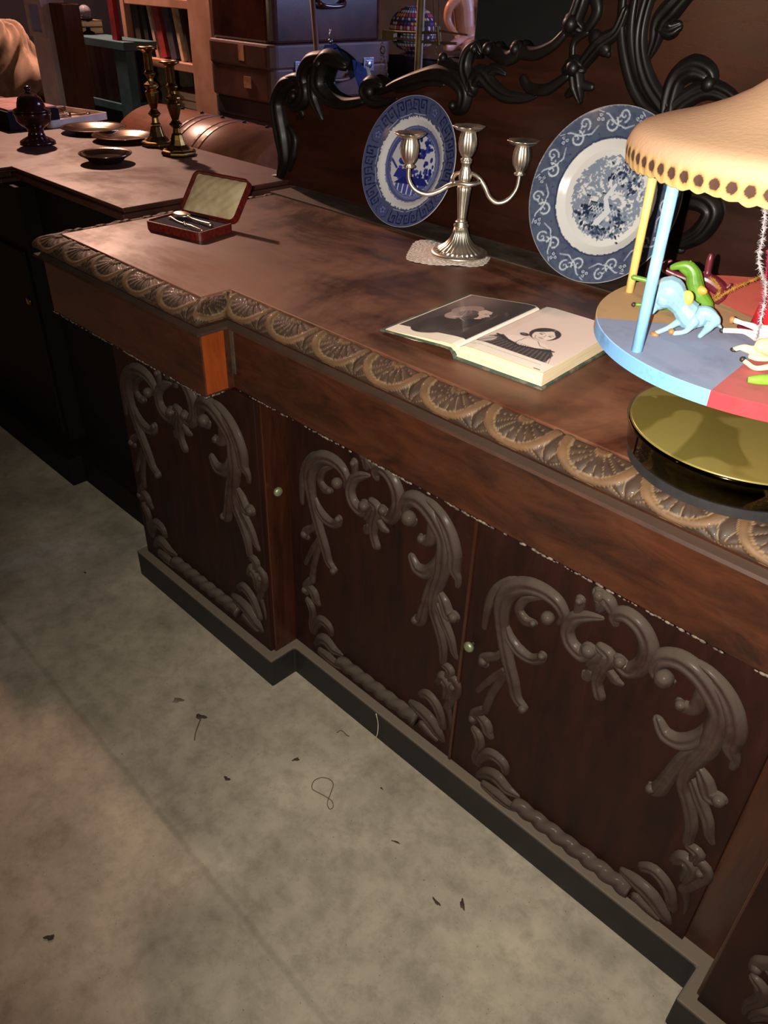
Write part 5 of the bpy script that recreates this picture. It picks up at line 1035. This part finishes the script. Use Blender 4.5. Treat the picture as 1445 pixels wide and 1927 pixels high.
mb = MB(); ribbon(mb, [R_(664, 112, -.002), R_(668, 140, -.004), R_(674, 160, -.004), R_(681, 175, -.003)], [R_(676, 116, -.002), R_(690, 132, -.006), R_(690, 155, -.006), R_(683, 176, -.003)]); o = mb.build('ribbon_tail', M['blue'], rb_); s_ = o.modifiers.new('s', 'SOLIDIFY'); s_.thickness = .002
mb = MB(); ribbon(mb, [R_(687, 124, -.008), R_(692, 140, -.010), R_(687, 160, -.010)], [R_(694, 126, -.008), R_(699, 142, -.010), R_(692, 164, -.010)]); o = mb.build('white_stripe', M['wstripe'], rb_)
mb = MB(); mb.tube([R_(621, 82), R_(622, 74)], .005, 10); mb.tube([R_(622, 74), R_(619, 64), R_(622, 55)], .002, 8); mb.build('metal_clip', M['steel'], rb_, smooth=True)

# ------------------------------------------------------------------ LITTER ON THE FLOOR
deb = plain('dry_leaf', (60, 44, 32), .9, scale=60, col2=(34, 26, 20)); strm = plain('dark_string', (84, 66, 50), .9); pale = plain('pale_thread', (196, 180, 156), .9)
G = lambda px, py, z=.002: onp(px, py, 2, 0)+Vector((0, 0, z))
def leaf(px, py, r, rot, lab, name='dry_leaf', sc=(1.4, .7, .25), m=deb):
    mb = MB(); mb.ball(G(px, py, r*.22), r, 12, 6, sc=sc, M=Matrix.Rotation(rot, 4, 'Z'), fn=lambda a, th: 1+.25*math.sin(3*a+px)+.15*math.sin(7*a)); return tag(mb.build(name, m, None, smooth=True), lab, 'leaf')
leaf(378, 1350, .010, .6, 'dark curled leaf at the top of the short stalk on the floor'); leaf(427, 1466, .006, .2, 'small dark curled scrap on the floor right of the stalk'); leaf(557, 1430, .006, 1, 'small dark scrap above the looped string on the floor'); leaf(93, 1765, .007, .8, 'small black scrap at the lower left of the floor')
leaf(335, 1319, .010, .9, 'flat grey brown leaf on the floor above the stalk', sc=(1.3, .8, .08), m=plain('grey_leaf', (104, 94, 80), .9)); leaf(821, 1698, .006, 1.5, 'curled dark leaf bit left of the other on the lower floor', sc=(.5, 1.8, .3)); leaf(870, 1703, .007, 2.4, 'curled dark leaf bit right of the other on the lower floor', sc=(1.6, .6, .3)); leaf(745, 1585, .005, .4, 'tiny dark splinter on the floor below the looped string', sc=(1.8, .4, .2)); leaf(718, 1484, .003, 0, 'tiny black crumb on the floor near the plinth')
leaf(160, 1078, .004, 0, 'tiny dark crumb on the floor left of the carved sideboard')
def string(pts, r, m, lab, name='string'): return tag(MB().tube([G(x, y, .0015+.001*(i % 3)) for i, (x, y) in enumerate(pts)], r, 6, sub=6).build(name, m, None, smooth=True), lab, 'string')
string([(380, 1348), (374, 1364), (368, 1382), (366, 1394)], .0014, strm, 'thin dark stalk lying on the floor below the curled leaf', 'leaf_stalk')
string([(587, 1478), (592, 1470), (606, 1465), (621, 1468), (627, 1478), (622, 1495), (616, 1512), (620, 1524), (627, 1520), (624, 1508), (612, 1500), (600, 1494), (588, 1486), (587, 1478)], .0009, strm, 'thin dark string lying in a loop on the floor')
string([(634, 1380), (640, 1376), (646, 1379), (652, 1384), (657, 1387)], .0010, strm, 'short dark curl of string on the floor near the plinth')
th_ = [onp(710, 1341, 1, .879)+Vector((0, -.004, 0)), onp(713, 1360, 1, .877)+Vector((0, -.003, 0)), onp(712, 1378, 1, .875)+Vector((0, -.003, 0)), onp(706, 1392, 2, .002)]
tag(MB().tube(th_, .0011, 6, sub=6).build('white_thread', pale, None, smooth=True), 'pale thread hanging over the plinth down to the floor', 'thread')
